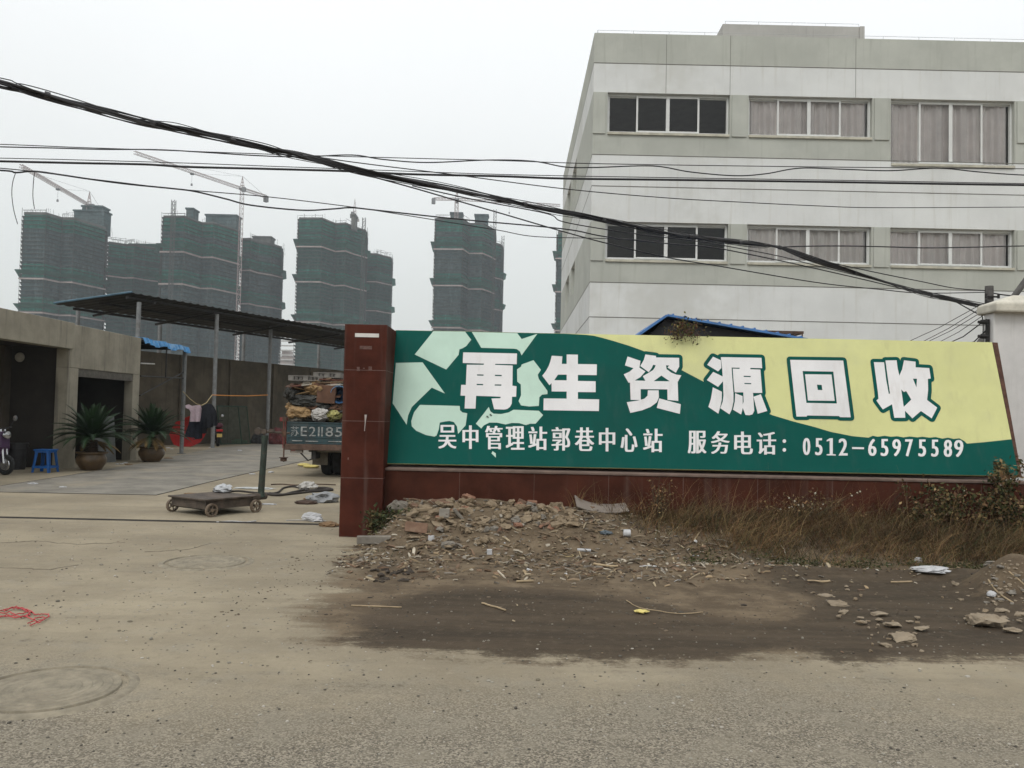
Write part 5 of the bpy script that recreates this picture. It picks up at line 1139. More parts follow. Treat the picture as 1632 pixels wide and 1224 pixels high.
for x in (wxl + .14, wxl + .40, xr - .62, xr - .36):
    mb = MB(); wheel(mb, (x, 20.1, wz), .40, .22, 'X', 30); wo_ = mb.build('wheel', rub, T, smooth=False)
    mb = MB(); mb.lathe([(0, -.02), (.1, -.03), (.2, .05), (.27, .06), (.275, -.08)], (x, 20.1, wz), 20, axis='X'); mb.build('rim', tk_d, wo_)
for x in (xl + .2, xr - .45): mb = MB(); wheel(mb, (x + .12, 23.9, wz), .40, .22, 'X', 26); mb.build('wheel', rub, T)
mb = MB(); mb.cyl((wxl + .1, 20.1, wz), (xr - .4, 20.1, wz), .07, 10); mb.lathe([(0, -.16), (.14, -.1), (.17, 0), (.14, .1), (0, .16)], ((xl + xr) / 2, 20.1, wz), 14, axis='X'); mb.build('axle', tk_d, T)
mb = MB(); mf = M('mudflap_beige', (.16, .14, .11), .85, .3, 5); a_, b_ = at(498, 729, 19.55), at(515, 741, 19.55); mb.box((a_.x, 19.55, b_.z), (b_.x + .1, 19.57, z0 - .15)); mb.build('mudflap', mf, T)
mb = MB(); a_ = at(492, 712, 19.2); mb.box((a_.x, 19.2, a_.z - .12), (a_.x + 1.0, 19.3, a_.z + .06)); mb.build('under_run_bar', mf, T)
mb = MB(); mb.box((xl + .12, YT + 4.5, .7), (xr - .12, YT + 6.0, 2.1)); mb.build('cab', M('cab_blue', (.04, .09, .16), .4, .2), T, bevel=.08)
plank_pale_ = M('pale_card', (.30, .27, .22), .9, .25, 6, .1)
# the load, piece by piece
def bag(px, py, w_, h_, Y, m_, name, label, cat, seed, dpt=.3, amp=.28):
    c_ = at(px, py, Y); k = Y / F; mb = MB(); blob(mb, (0, 0, 0), (w_ * k / 2, dpt, h_ * k / 2), seed, amp, 4, 1.9, crease=.22)
    o_ = mb.build(name, m_, smooth=False); o_.location = c_ + Vector((0, dpt * .6, 0)); return tag(o_, label, cat)
kraft = M('kraft_paper', (.28, .18, .085), .85, .25, 5, .2); kraft2 = M('brown_card', (.12, .062, .038), .9, .3, 4, .1); tarp = M('dark_tarp', (.04, .04, .036), .8, .5, 5, .3); wht = M('white_sacking', (.40, .385, .36), .8, .2, 6, .2); ygr = M('yellow_green_bag', (.30, .28, .10), .8, .3, 9); blu = M('bucket_blue', (.02, .07, .16), .4, .2, 5)
bag(476, 658, 40, 24, YT + .15, kraft, 'paper_sack', 'crumpled kraft paper sack on the left above the tailgate', 'sack', 41)
bag(509, 661, 30, 22, YT + .12, wht, 'white_bag', 'white woven bag slumped on the tailgate', 'bag', 42)
bag(529, 662, 24, 19, YT + .2, ygr, 'yellow_bag', 'yellow green bag wedged right of the white bag', 'bag', 43)
bag(478, 667, 40, 13, YT + .22, M('dull_sack', (.13, .115, .09), .9, .3, 6, .2), 'grey_sack', 'flat grey sack lying lowest on the left of the load', 'sack', 47, .3)
bag(491, 640, 64, 26, YT + .35, tarp, 'dark_bundle', 'dark tarpaulin bundle in the middle of the truck load', 'bundle', 44, .5)
bag(535, 652, 30, 24, YT + .4, kraft2, 'brown_bundle', 'reddish brown cardboard bundle at the right of the truck load', 'bundle', 48, .4)
bag(502, 619, 38, 24, YT + .3, kraft, 'paper_sack', 'puffed kraft paper sack high in the truck load', 'sack', 45)
c_ = at(518, 628, YT + .2); mb = MB(); mb.cbox((0, 0, 0), (.42, .5, .42), rot=RY(.06) @ RZ(.1)); o_ = mb.build('cardboard_box', kraft2, bevel=.012); o_.location = c_ + Vector((0, .25, 0)); tag(o_, 'square brown cardboard box beside the blue bucket on the load', 'box')
c_ = at(541, 629, YT + .25); T2 = thing('blue_bucket', tuple(c_), 'dark blue bucket tipped on its side in the truck load', 'bucket')
mb = MB(); mb.lathe([(0, .45), (.15, .45), (.19, 0), (.205, 0), (.205, .03), (.17, .03), (.13, .40), (0, .40)], c_, 20, axis='Y'); mb.build('tub', blu, T2)
mb = MB(); mb.tube([c_ + Vector((.2 * math.cos(a_), -.02 - .06 * math.sin(a_), .2 * math.sin(a_))) for a_ in [PI * k / 10 for k in range(11)]], .01, 5); mb.build('handle', M('bucket_handle', (.12, .25, .42), .4), T2)
plank_m = [M('plank_red', (.13, .055, .038), .85, .3, 6, .1), M('plank_pale', (.34, .31, .26), .85, .25, 6, .1), M('plank_brown', (.15, .10, .06), .9, .3, 6, .1)]
for i, (px, py, ln, rz_, ry_, mi_, lb) in enumerate(((497,612,70,.12,-.12,0,'long red brown plank rising to the right across the load'),(502,607,52,-.1,-.2,2,'tilted brown plank just under the pallet slats'),(495,611.5,36,.3,-.16,1,'pale narrow board sticking out of the load'),(525,613.5,36,-.2,-.08,1,'short white board on the cardboard box'),(528,605,44,.2,.02,0,'red plank stacked highest at the right'),(524,609,40,.1,-.06,2,'brown plank between the two red planks'))):
    c_ = at(px, py, YT + .1); mb = MB(); L_ = ln * YT / F; mb.cbox((0, 0, 0), (L_, .16, .035), rot=RZ(rz_) @ RY(ry_)); o_ = mb.build('plank', plank_m[mi_], bevel=.004); o_.location = c_ + Vector((0, .2, 0)); tag(o_, lb, 'plank')
for i, (px, py, ln, lb) in enumerate(((487, 603, 56, 'weathered grey pallet lying on top of the load'), (521, 598, 44, 'second grey pallet stacked higher and to the right'))):
    c_ = at(px, py, YT + .2); T2 = thing('pallet', tuple(c_), lb, 'pallet'); L_ = ln * YT / F
    pm = M('pallet_grey', (.17, .16, .145), .9, .25, 7, .1) if i == 0 else bpy.data.materials['pallet_grey']
    mb = MB()
    for z in (-.055, .045): 
        for k in range(5): mb.box((c_.x - L_/2, c_.y + k * .2, c_.z + z), (c_.x + L_/2, c_.y + k * .2 + .12, c_.z + z + .02))
    mb.build('slats', pm, T2)
    mb = MB()
    for x in (-L_/2, -.06, L_/2 - .12):
        for y in (0, .4, .8): mb = MB(); mb.box((c_.x + x, c_.y + y + .005, c_.z - .034), (c_.x + x + .12, c_.y + y + .115, c_.z + .044)); mb.build('block', pm, T2)
mb = MB(); c_ = Vector((xl + 1.05, YT + 2.4, 0)); blob(mb, (0, 0, 1.55), (1.0, 1.7, .72), 51, .18, 4, 2.4, crease=.15); o_ = mb.build('waste_pile', kraft2); o_.location = c_; tag(o_, 'heaped brown waste cardboard filling the truck bed behind the bags', 'waste pile')
for i, (px, py, w_, h_, dy_, mt_, lb) in enumerate(((470,648,30,18,.5,'kraft','kraft wad squeezed between the dark bundle and the kraft sack'),(515,648,34,16,.35,'dark','dark rag bundle under the square cardboard box'),(480,626,34,16,.55,'dark','dark folded tarpaulin under the pallet at the left of the load'),(468,618,24,14,.45,'card','small brown cardboard wad at the upper left of the load'),(500,650,26,14,.3,'card','brown cardboard wad between the white bag and the dark bundle'),(545,612,20,16,.5,'card','brown cardboard wad over the blue bucket'))):
    bag(px, py, w_, h_, YT + dy_, {'kraft': kraft, 'dark': tarp, 'card': kraft2}[mt_], 'waste_wad', lb, 'waste', 70 + i, .35)
for i in range(14):
    px, py = random.Random(i).uniform(462, 545), random.Random(i + 50).uniform(606, 656); c_ = at(px, py, YT + .25); mb = MB(); mb.cbox((0, 0, 0), (.28 + .02 * (i % 7), .22, .012), rot=RZ(i * .7) @ RY(.25 * math.sin(i * 2.1)) @ RX(.3 * math.cos(i))); o_ = mb.build('cardboard_sheet', [kraft2, kraft, tarp, plank_pale_][i % 4]); o_.location = c_ + Vector((0, .1, 0)); tag(o_, 'flattened scrap sheet poking out of the packed truck load', 'cardboard', 'flattened scrap sheets in the truck load')
bag(462, 627, 22, 22, YT + .3, tarp, 'black_bag', 'small black bag hanging out at the left of the load', 'bag', 53, .25)

# --- things on the entrance ground
foam = M('yellow_foam', (.60, .50, .17), .8, .15, 5)
for px, py, w_, lb in ((484,743.5,.16,'smaller yellow foam pad curled up beside the truck wheel'),(496,746,.22,'larger flat yellow foam pad beside the truck wheel')):
    q = G(px, py); mb = MB(); blob(mb, (0, 0, .045), (w_, w_ * .6, .05), int(px), .2, 3, flat=-.6); o_ = mb.build('foam_pad', foam, smooth=True); o_.location = q; tag(o_, lb, 'foam pad')
hose_m = M('rubber_hose', (.035, .028, .024), .7, .3, 6)
def onground(name, pix, r, m_, label, cat, z=None, grp=None, n=6):
    pts = [GH(x, y) + Vector((0, 0, r + (z or 0))) for x, y in crom(pix, 6)]; mb = MB(); mb.tube(pts, r, n); return tag(mb.build(name, m_, org=pts[0], smooth=True), label, cat, grp)
onground('rubber_hose', [(340,784),(352,786),(380,784),(410,787),(440,787),(452,779),(470,777),(490,783),(505,782),(528,781)], .018, hose_m, 'long black hose snaking from the scale post toward the red pier', 'hose')
onground('rubber_hose', [(418,788),(440,791),(462,789),(480,787),(498,785),(515,784),(530,782),(515,779),(490,781),(468,786),(450,790),(430,788)], .022, hose_m, 'doubled black hose loop lying beside the scale post', 'hose')
onground('iron_rod', [(432,773),(450,772.5),(470,774),(500,772.5),(535,773.5)], .012, rust_m, 'thin rusty iron rod lying straight behind the hoses', 'rod')
scrap('crumpled_paper', 497, 829, (.13, .09, .07), paper_m, 'tall crumpled white paper ball just behind the gate rail', 'paper', 61, .45); scrap('crumpled_paper', 504, 831, (.09, .06, .035), paper_m, 'low crumpled white paper beside the tall paper ball', 'paper', 62, .45)
scrap('paper_bundle', 516, 800, (.24, .17, .11), M('newspaper', (.24, .245, .25), .8, .25, 12, .2), 'grey crumpled newspaper bundle near the red pier', 'paper bundle', 63, .45)
scrap('cardboard_piece', 487, 803, (.17, .1, .04), M('dark_card', (.06, .038, .028), .9, .3, 6), 'dark brown flattened cardboard left of the grey newspaper', 'cardboard', 64, .25)
scrap('cardboard_piece', 503, 797, (.2, .12, .03), card_m, 'tan flattened cardboard behind the grey newspaper', 'cardboard', 65, .25)
scrap('white_bag', 491, 780, (.17, .1, .1), wht, 'small white bag lying on the black hose', 'bag', 66, .4)
scrap('plastic_film', 405, 779, (.34, .12, .02), M('film_pale', (.38, .39, .38), .5, .2, 8), 'flat pale plastic film on the ground behind the platform scale', 'plastic film', 67, .4); scrap('paper_scrap', 427, 804, (.13, .06, .012), paper_m, 'flat white paper scrap to the right of the scale wheel', 'litter', 68)
scrap('paper_scrap', 305, 787, (.12, .05, .012), card_m, 'flat tan paper scrap behind the platform scale', 'litter', 69); scrap('stone', 524, 839, (.12, .08, .04), card_m, 'flat brown stone at the end of the gate rail by the pier', 'stone', 70)
onground('plastic_strip', [(345,833),(370,831.5),(392,833),(408,831)], .008, paper_m, 'thin white plastic strip lying along the gate rail', 'strip'); onground('plastic_strip', [(456,830),(480,829.5),(520,831)], .006, paper_m, 'thin pale plastic strip ending at the crumpled paper', 'strip')
# pieces of red string, lower left
red_m2 = M('red_string', (.42, .05, .055), .6, .2, 8)
q = GH(30, 983); T = thing('red_string', tuple(q), 'tangle of torn red plastic string on the dusty ground', 'string')
rnd = random.Random(4)
strands = [[(-6,978),(10,974),(25,973),(40,975),(48,982),(36,986),(20,984),(0,985)], [(-4,982),(15,979),(30,982),(44,978),(38,972),(22,971),(6,977)], [(28,971),(44,976),(58,982),(70,981),(78,985),(66,992),(52,994),(44,998)], [(40,986),(52,990),(62,987),(72,990),(60,996),(48,999)], [(-8,987),(8,985),(24,988),(40,984),(50,979)]]
for s_ in strands:
    pts = [GH(x + rnd.uniform(-1, 1), y + rnd.uniform(-.6, .6)) + Vector((0, 0, .008 + .012 * rnd.random())) for x, y in crom(s_, 5)]; mb = MB(); mb.tube(pts, .0042, 5); mb.build('strand', red_m2, T)
# ------------------------------------------------------------------ rubble bank, litter, weeds
def hull(size, seed, n=18, jag=.25):
    rnd = random.Random(seed); bm = bmesh.new()
    for _ in range(n):
        v = Vector((rnd.gauss(0, 1), rnd.gauss(0, 1), rnd.gauss(0, 1))).normalized() * (1 - jag * rnd.random()); v = Vector((max(-.82, min(.82, v.x)), max(-.82, min(.82, v.y)), max(-.7, min(.7, v.z))))
        bm.verts.new((v.x * size[0], v.y * size[1], v.z * size[2]))
    bmesh.ops.convex_hull(bm, input=bm.verts[:]); 
    bmesh.ops.delete(bm, geom=[v for v in bm.verts if not v.link_faces], context='VERTS')
    if max(size) > .03:
        bmesh.ops.triangulate(bm, faces=bm.faces[:]); bmesh.ops.subdivide_edges(bm, edges=bm.edges[:], cuts=1, use_grid_fill=True); bmesh.ops.subdivide_edges(bm, edges=bm.edges[:], cuts=1, use_grid_fill=True); bm.normal_update(); s0_ = min(size)
        for v in bm.verts:
            q = v.co / max(size) * 3 + Vector((seed, seed * .7, 0)); v.co += v.normal * s0_ * (.22 * mnoise.noise(q) + .16 * mnoise.noise(q * 2.7) + .1 * mnoise.noise(q * 6))
    bm.verts.index_update()
    V = [v.co.copy() for v in bm.verts]; Fc = [[v.index for v in f.verts] for f in bm.faces]; bm.free(); return V, Fc
stone_m = [M('rubble_tan', (.225, .172, .112), .95, .25, 9, .5, 60, c2=(.16, .125, .085), patch=.5), M('rubble_grey', (.19, .17, .142), .95, .25, 9, .5, 60, c2=(.14, .125, .1), patch=.5), M('brick_orange', (.24, .125, .08), .95, .3, 10, .4, 60, c2=(.22, .17, .12), patch=.6), M('brick_brown', (.16, .095, .062), .95, .3, 10, .4, 60, c2=(.2, .16, .11), patch=.5), M('concrete_pale', (.255, .205, .145), .95, .2, 7, .4, 70, c2=(.2, .17, .12), patch=.45)]
def stone(name, px, py, wpx, hpx, mi_, label, cat, seed, dp=.8, brick=False, rot=(0, 0, 0), grp=None, sink=.3):
    q = GH(px, py + hpx * .3); k = q.y / F; w_, h_ = wpx * k / 2, hpx * k / 2; mb = MB()
    if brick: mb.cbox((0, 0, 0), (w_ * 2, w_ * dp * 1.2, h_ * 1.5))
    else:
        V, Fc = hull((w_ * 1.15, w_ * dp, h_ * 1.25), seed); mb.add([Vector((v.x, v.y, v.z * (.62 if name == 'broken_slab' else 1))) for v in V], Fc)
    o_ = mb.build(name, stone_m[mi_], bevel=.012 if brick else 0, smooth=False); o_.location = q + Vector((0, 0, h_ * (1 - sink) * (.35 if name == 'broken_slab' else 1))); o_.rotation_euler = rot; o_['label'] = label; o_['category'] = cat
    if grp: o_['group'] = grp
    return o_
stone('concrete_block', 596, 863, 54, 17, 1, 'squared grey concrete block lying at the foot of the red pier', 'concrete block', 1, .35, True, (0, 0, .18), sink=.1)
stone('concrete_lump', 634, 808, 36, 26, 1, 'pale craggy concrete lump on the left end of the rubble heap', 'concrete lump', 2)
stone('brick', 698, 793, 31, 9, 3, 'grey brown brick lying flat on top of the rubble heap', 'brick', 3, .5, True, (.05, -.12, .3))
stone('brick', 702, 802, 31, 10, 3, 'dark brick wedged under the flat topmost brick', 'brick', 4, .5, True, (.1, .1, -.2))
stone('brick', 673, 813, 33, 8, 0, 'long tan slab fragment resting low on the left of the heap', 'brick', 5, .4, True, (0, -.1, .1))
stone('tile_piece', 708, 819, 17, 21, 1, 'upright square grey tile leaning on the rubble heap', 'tile', 6, .25, True, (-.5, .05, .1))
stone('plank_piece', 733, 823, 32, 7, 1, 'grey board sloping down the face of the rubble heap', 'board', 7, .5, True, (0, .85, .2))
stone('brick', 732, 791, 18, 13, 2, 'bright orange broken brick at the crest of the heap', 'brick', 8, .7, True, (.2, -.3, .4))
stone('brick', 746, 794, 24, 15, 2, 'large dusty orange brick right of the bright orange one', 'brick', 9)
stone('brick', 832, 800, 14, 11, 3, 'pinkish brown brick leaning left of the pink brick', 'brick', 10, .8, True, (.2, .4, .3))
stone('brick', 848, 801, 16, 12, 2, 'pale pink brick sitting square at the middle of the heap', 'brick', 11, .7, True, (.1, .05, -.1))
stone('slab_piece', 886, 801, 26, 16, 0, 'pointed tan slab propped near the curved board', 'slab', 12, .6)
stone('steel_plate', 663, 843, 36, 24, 3, 'dark brown plate leaning at the base of the heap beside the concrete block', 'plate', 13, .12, True, (-.6, .1, .05), sink=.2)
stone('bark_log', 716, 869, 33, 12, 1, 'short grey curved log at the front of the heap', 'log', 14, .4)
rs = random.Random(12)
for i in range(150):
    px, py = rs.uniform(650, 915), rs.uniform(795, 846) if i < 110 else rs.uniform(840, 872)
    if px > 800: py = rs.uniform(799, 840)
    stone('rubble_stone', px, py, rs.uniform(6, 22) if i % 3 else rs.uniform(16, 32), rs.uniform(5, 13), rs.choice((0, 0, 1, 3, 4, 0, 0, 2)) if i % 3 else 0, 'broken stone fragment in the rubble heap against the red plinth', 'rubble', 100 + i, .8, False, (rs.uniform(-.4, .4), rs.uniform(-.4, .4), rs.uniform(0, 6)), 'broken stones heaped against the plinth', .5)
# broken paving around the wet hollow, right
for (px, py, w_, h_, lb) in ((1572,986,70,36,'largest broken concrete slab beside the wet hollow'),(1436,1014,50,27,'cracked concrete slab at the middle of the wet hollow'),(1424,996,36,12,'thin slab touching the cracked slab from behind'),(1400,978,34,10,'flat slanted slab left of the thin slab'),(1337,958,36,24,'pointed tan slab at the left of the wet hollow'),(1345,974,22,12,'small rounded stone under the pointed tan slab'),(1615,1006,30,12,'low stone right of the largest slab'),(1597,971,24,14,'lumpy stone behind the largest slab'),(1468,1004,30,8,'sliver of concrete right of the thin slab'),(1315,947,28,9,'pale log shaped stone nearest the weeds'),(1524,929,18,10,'squared stone at the back edge of the hollow'),(1373,993,22,9,'small tan stone left of the cracked slab'),(1411,1026,24,13,'rubble stone at the foot of the cracked slab'),(1626,977,20,16,'stone cut off at the right edge of the picture')):
    stone('broken_slab', px, py, w_, h_, 4, lb, 'concrete slab', int(px), .75, False, (rs.uniform(-.1, .1), rs.uniform(-.1, .1), rs.uniform(-.5, .5)), None, .35)
for i in range(70):
    px, py = (rs.uniform(1370, 1470), rs.uniform(985, 1040)) if i < 34 else (rs.uniform(1495, 1632), rs.uniform(925, 1000)) if i < 56 else (rs.uniform(1280, 1380), rs.uniform(935, 985))
    stone('paving_crumb', px, py, rs.uniform(3, 13), rs.uniform(2, 6), 4 if i % 3 else 0, 'small crumb of broken paving scattered round the wet hollow', 'rubble', 300 + i, .8, False, (0, 0, rs.uniform(0, 6)), 'paving crumbs round the wet hollow', .35)
for i in range(90):
    px, py = rs.uniform(1565, 1640), rs.uniform(893, 965)
    stone('heap_clod', px, py, rs.uniform(3, 10) if i % 6 else rs.uniform(10, 20), rs.uniform(2, 6), 4 if i % 3 else 1, 'clod of dry grey soil on the small heap at the right edge', 'clod', 600 + i, .8, False, (0, 0, rs.uniform(0, 6)), 'clods on the soil heap at the right edge', .45)
# curved board
tp = [(914.5,787),(924,794),(938,799),(955,802),(975,802.5),(995,800)]; bt = [(919,808),(930,812),(945,816),(962,818),(982,818),(1003,815.5)]
mb = MB(); vs = []
yb = GH(960, 819).y
for (a, b) in zip(tp, bt): vs += [at(*a, yb + .33), at(*b, yb + .03)]
mb.add(vs, [(2*i, 2*i+1, 2*i+3, 2*i+2) for i in range(len(tp) - 1)]); o_ = mb.build('curved_board', M('board_pale', (.205, .175, .148), .85, .15, 5, .1), org=vs[5]); sm_ = o_.modifiers.new('thick', 'SOLIDIFY'); sm_.thickness = .012
tag(o_, 'warped pale brown board lying on the weeds at the right of the heap', 'board')
# named litter
def tin(px, py, r, h_, m_, label, cat, lie=True):
    q = GH(px, py); mb = MB(); mb.lathe([(0, -h_/2), (r, -h_/2), (r * 1.04, 0), (r, h_/2), (r * .9, h_/2), (0, h_/2)], (0, 0, 0), 14, axis='X' if lie else 'Z'); o_ = mb.build('cup' if 'cup' in label else 'bottle' if 'bottle' in label else 'tube', m_, smooth=False); o_.location = q + Vector((0, 0, r if lie else h_/2)); o_.rotation_euler = (0, 0, rs.uniform(-.5, .5)); return tag(o_, label, cat)
tin(687, 861, .035, .05, paper_m, 'white paper cup beside the short grey log', 'cup', False); tin(931, 879, .016, .15, paper_m, 'thin white tube lying below the curved board', 'tube'); tin(999, 855, .04, .08, paper_m, 'white plastic bottle cap end right under the curved board', 'bottle')
q = GH(780, 884); mb = MB(); mb.cbox((0, 0, .03), (.055, .05, .055), rot=RZ(.1)); o_ = mb.build('carton', paper_m, bevel=.003); o_.location = q; tag(o_, 'tiny white square carton in front of the heap', 'carton')
scrap('paper_sheet', 1483, 911, (.16, .09, .035), paper_m, 'crumpled white paper sheet at the edge of the dry grass', 'paper', 81, .5); scrap('white_cup', 1580, 950, (.035, .035, .03), paper_m, 'round white foam cup under the grey heap at the right', 'cup', 82, .1); scrap('foam_ball', 1463, 896, (.04, .03, .035), paper_m, 'small white foam lump left of the paper sheet', 'foam', 83, .2)
scrap('dry_leaf', 1022, 978, (.05, .035, .012), foam, 'yellow dry leaf lying alone on the wet ground', 'leaf', 84, .5); scrap('blue_rag', 965, 851, (.07, .04, .025), M('rag_blue', (.09, .11, .125), .8), 'blue grey rag in the litter under the curved board', 'rag', 85, .4)
q = GH(904, 886); mb = MB(); mb.tube([q + Vector((.07 * math.cos(k * PI / 10), .07 * math.sin(k * PI / 10), .006)) for k in range(21)], .004, 5); tag(mb.build('wire_ring', rope_m, org=q), 'thin straw coloured ring lying in front of the heap', 'ring')
stick_m = M('stick_tan', (.34, .26, .16), .9, .25, 8); sticks = [([(1287,928),(1305,929),(1322,928.5)], .012, 'straight pale stick lying at the back of the wet hollow'), ([(1420,929.5),(1437,929),(1453,928.5)], .01, 'straight pale stick right of centre at the back of the hollow'), ([(1105,865),(1120,845),(1145,842),(1160,842)], .01, 'crossed dry stalk lying at the left edge of the grass'), ([(1110,828),(1135,836),(1146,842),(1150,852)], .013, 'broken dry stalk with a bent end at the left edge of the grass'), ([(1106,844.5),(1140,845),(1184,842)], .008, 'long thin dry stalk lying level in the grass edge'), ([(1060,804),(1090,808),(1125,812),(1150,816)], .014, 'long grey branch lying in the weeds under the sign'), ([(768,963),(785,968),(806,975)], .008, 'thin pale twig alone on the wet ground'), ([(823,929),(850,928)], .012, 'short pale stick behind the wet ground'), ([(946,901),(965,906),(985,904)], .013, 'dark bent stick beside the tan leaf'), ([(998,958),(1015,968),(1040,974),(1080,980),(1120,978)], .004, 'thin trailing straw on the wet ground'), ([(560,966),(590,967),(640,969)], .006, 'pale wire lying over the left edge of the wet ground'), ([(1575,925),(1590,945),(1615,962)], .007, 'pale stalk leaning on the grey heap at the right edge'), ([(1608,912),(1620,922),(1636,936)], .007, 'second pale stalk on the grey heap at the right edge')]
for pix, r, lb in sticks: onground('stick', pix, r, stick_m, lb, 'stick')
# uncountable litter: chips, bark and straw over the bank
chip_m = M('litter_chips', (1, 1, 1), .9, .1, 9, .2, tint=True)
mb = MB(); pal = [(.30,.22,.13),(.22,.16,.10),(.36,.29,.19),(.15,.105,.07),(.26,.23,.19),(.42,.37,.29),(.19,.12,.075),(.10,.075,.05)]
rc = random.Random(5)
def chip(x, y, L_, w_, h_, col, up=0):
    z = hz(x, y); R = RZ(rc.uniform(0, 2*PI)) @ RY(rc.gauss(0, .22)) @ RX(rc.gauss(0, .3)); b_ = rc.uniform(-.25, .25) * L_
    P5 = [Vector((-L_/2, -w_/2, 0)), Vector((0, -w_/2 * rc.uniform(.6, 1.4), abs(b_) * .5)), Vector((L_/2, -w_/4, 0)), Vector((L_/2, w_/3, 0)), Vector((0, w_/2 * rc.uniform(.6, 1.4), abs(b_) * .5)), Vector((-L_/2, w_/2, 0))]
    P5 = [R @ p + Vector((x, y, z + .012 + up)) for p in P5]; nn_ = Vector((0, 0, -h_))
    mb.add(P5 + [p + nn_ for p in P5], [(0,1,4,5), (1,2,3,4)] + [(i, 6 + i, 6 + (i+1) % 6, (i+1) % 6) for i in range(6)], col=col)
n_ = 0
while n_ < 2700:
    x, y = rc.uniform(-1.75, 3.4), rc.uniform(7.4, 10.4)
    dens = (1 if y > 8.7 else max(0, (y - 7.5) / 1.2) ** 1.6) * (1 if x < 2 else max(.15, 1 - (x - 2) / 1.4)) * (.5 + 1.0 * mnoise.noise(Vector((x * 1.8, y * 2.4, 0))) + .3)
    if rc.random() > dens: continue
    n_ += 1; L_ = rc.uniform(.015, .07) if rc.random() < .85 else rc.uniform(.08, .2); wd_ = L_ * rc.uniform(.12, .6) if L_ < .08 else rc.uniform(.006, .03)
    k_ = rc.uniform(.6, 1.1); c_ = rc.choice(pal); 
    if rc.random() < .012: c_ = (.6, .6, .6); k_ = 1
    chip(x, y, L_, wd_, rc.uniform(.003, .012), tuple(v * k_ for v in c_))
for _ in range(420):      # bits spread right along the grass edge and over the open ground
    x, y = rc.uniform(1.5, 6.2), rc.gauss(8.75, .25); chip(x, y, rc.uniform(.012, .06), rc.uniform(.006, .025), .004, rc.choice(pal + [(.5,.47,.4)]))
for _ in range(90):
    x, y = rc.uniform(-6, 6), rc.uniform(4.5, 10); chip(x, y, rc.uniform(.008, .03), rc.uniform(.004, .014), .003, rc.choice(pal))
struct(mb.build('litter', chip_m, recalc=False), 'stuff')
# loose gravel on the road and dust
mb = MB(); bm = bmesh.new(); bmesh.ops.create_icosphere(bm, subdivisions=1, radius=1); V0 = [v.co.copy() for v in bm.verts]; bm.verts.index_update(); F0 = [[v.index for v in f.verts] for f in bm.faces]; bm.free()
gp = [(.07,.062,.05),(.11,.10,.08),(.22,.2,.16),(.30,.28,.23),(.16,.14,.10),(.4,.37,.32)]
for i in range(3400):
    y = 3.0 + 8 * rc.random() ** 1.7; x = rc.uniform(-.68, .68) * y * 1.05
    if y > 7.5 and x > -1.6: continue
    s_ = rc.uniform(.0025, .0075) * (1 + .06 * y) * (2.0 if rc.random() < .03 else 1); z = hz(x, y); a_ = rc.uniform(.6, 1.3); b_ = rc.uniform(.4, .8)
    mb.add([(x + v.x * s_ * a_, y + v.y * s_, z + s_ * .2 + v.z * s_ * b_) for v in V0], F0, col=rc.choice(gp[:3] if (y > 5.7 and x > -1.6) else gp))
for i in range(2600):     # crumbs of soil and grit over the damp dirt
    y = rc.uniform(5.4, 9.0); x = rc.uniform(-2.2, .66 * y)
    if mnoise.noise(Vector((x * 1.5, y * 2.0, 9))) < -.12 + .3 * (y < 6.2): continue
    s_ = rc.uniform(.003, .010) * (2.2 if rc.random() < .05 else 1); z = hz(x, y); a_ = rc.uniform(.6, 1.6); b_ = rc.uniform(.3, .8)
    mb.add([(x + v.x * s_ * a_, y + v.y * s_, z + s_ * .1 + v.z * s_ * b_) for v in V0], F0, col=rc.choice([(.05,.038,.026),(.08,.06,.04),(.12,.092,.062),(.15,.115,.08),(.035,.027,.02)]))
struct(mb.build('gravel', chip_m, recalc=False), 'stuff')
# clods of mud in the pit left of the heap
clod = M('wet_mud', (.045, .034, .024), .85, .4, 20, .5)
for i in range(26):
    q = GH(rs.uniform(595, 660), rs.uniform(903, 928)); V, Fc = hull((rs.uniform(.02, .07), rs.uniform(.02, .05), rs.uniform(.012, .03)), 900 + i); mb = MB(); mb.add(V, Fc); o_ = mb.build('mud_clod', clod, bevel=.004); o_.location = q; o_.rotation_euler = (0, 0, rs.uniform(0, 6)); tag(o_, 'dark clod of mud round the small pit beside the red pier', 'mud clod', 'mud clods round the pit')
# grasses
grass_m = M('grass_blades', (1, 1, 1), .8, .1, 3, 0, tint=True, spec=.2)
def blade(mb, x, y, h_, lean, az, w_, col, seg=4, z=None):
    p = Vector((x, y, (hz(x, y) if z is None else z) - .01)); d = Vector((math.cos(az) * .12, math.sin(az) * .12, 1)); side = Vector((-math.sin(az + 1), math.cos(az + 1), 0)) * w_; vs = []
    for i in range(seg + 1):
        k_ = 1 - i / seg * .85; vs += [p - side * k_, p + side * k_]; d = (d + Vector((math.cos(az) * lean, math.sin(az) * lean, -lean * .35)) / seg * (1 + i)).normalized(); p = p + d * h_ / seg
    mb.add(vs, [(2*i, 2*i+1, 2*i+3, 2*i+2) for i in range(seg)], col=col)
rg = random.Random(8)
DRY = [(.27,.175,.085),(.21,.13,.062),(.15,.085,.045),(.30,.21,.10),(.17,.12,.05),(.11,.065,.038),(.22,.17,.075),(.13,.07,.045),(.25,.14,.065),(.19,.105,.05)]; GRN = [(.06,.068,.024),(.045,.058,.02),(.085,.085,.034),(.032,.045,.018),(.11,.095,.04)]
mb = MB(); n_ = 0
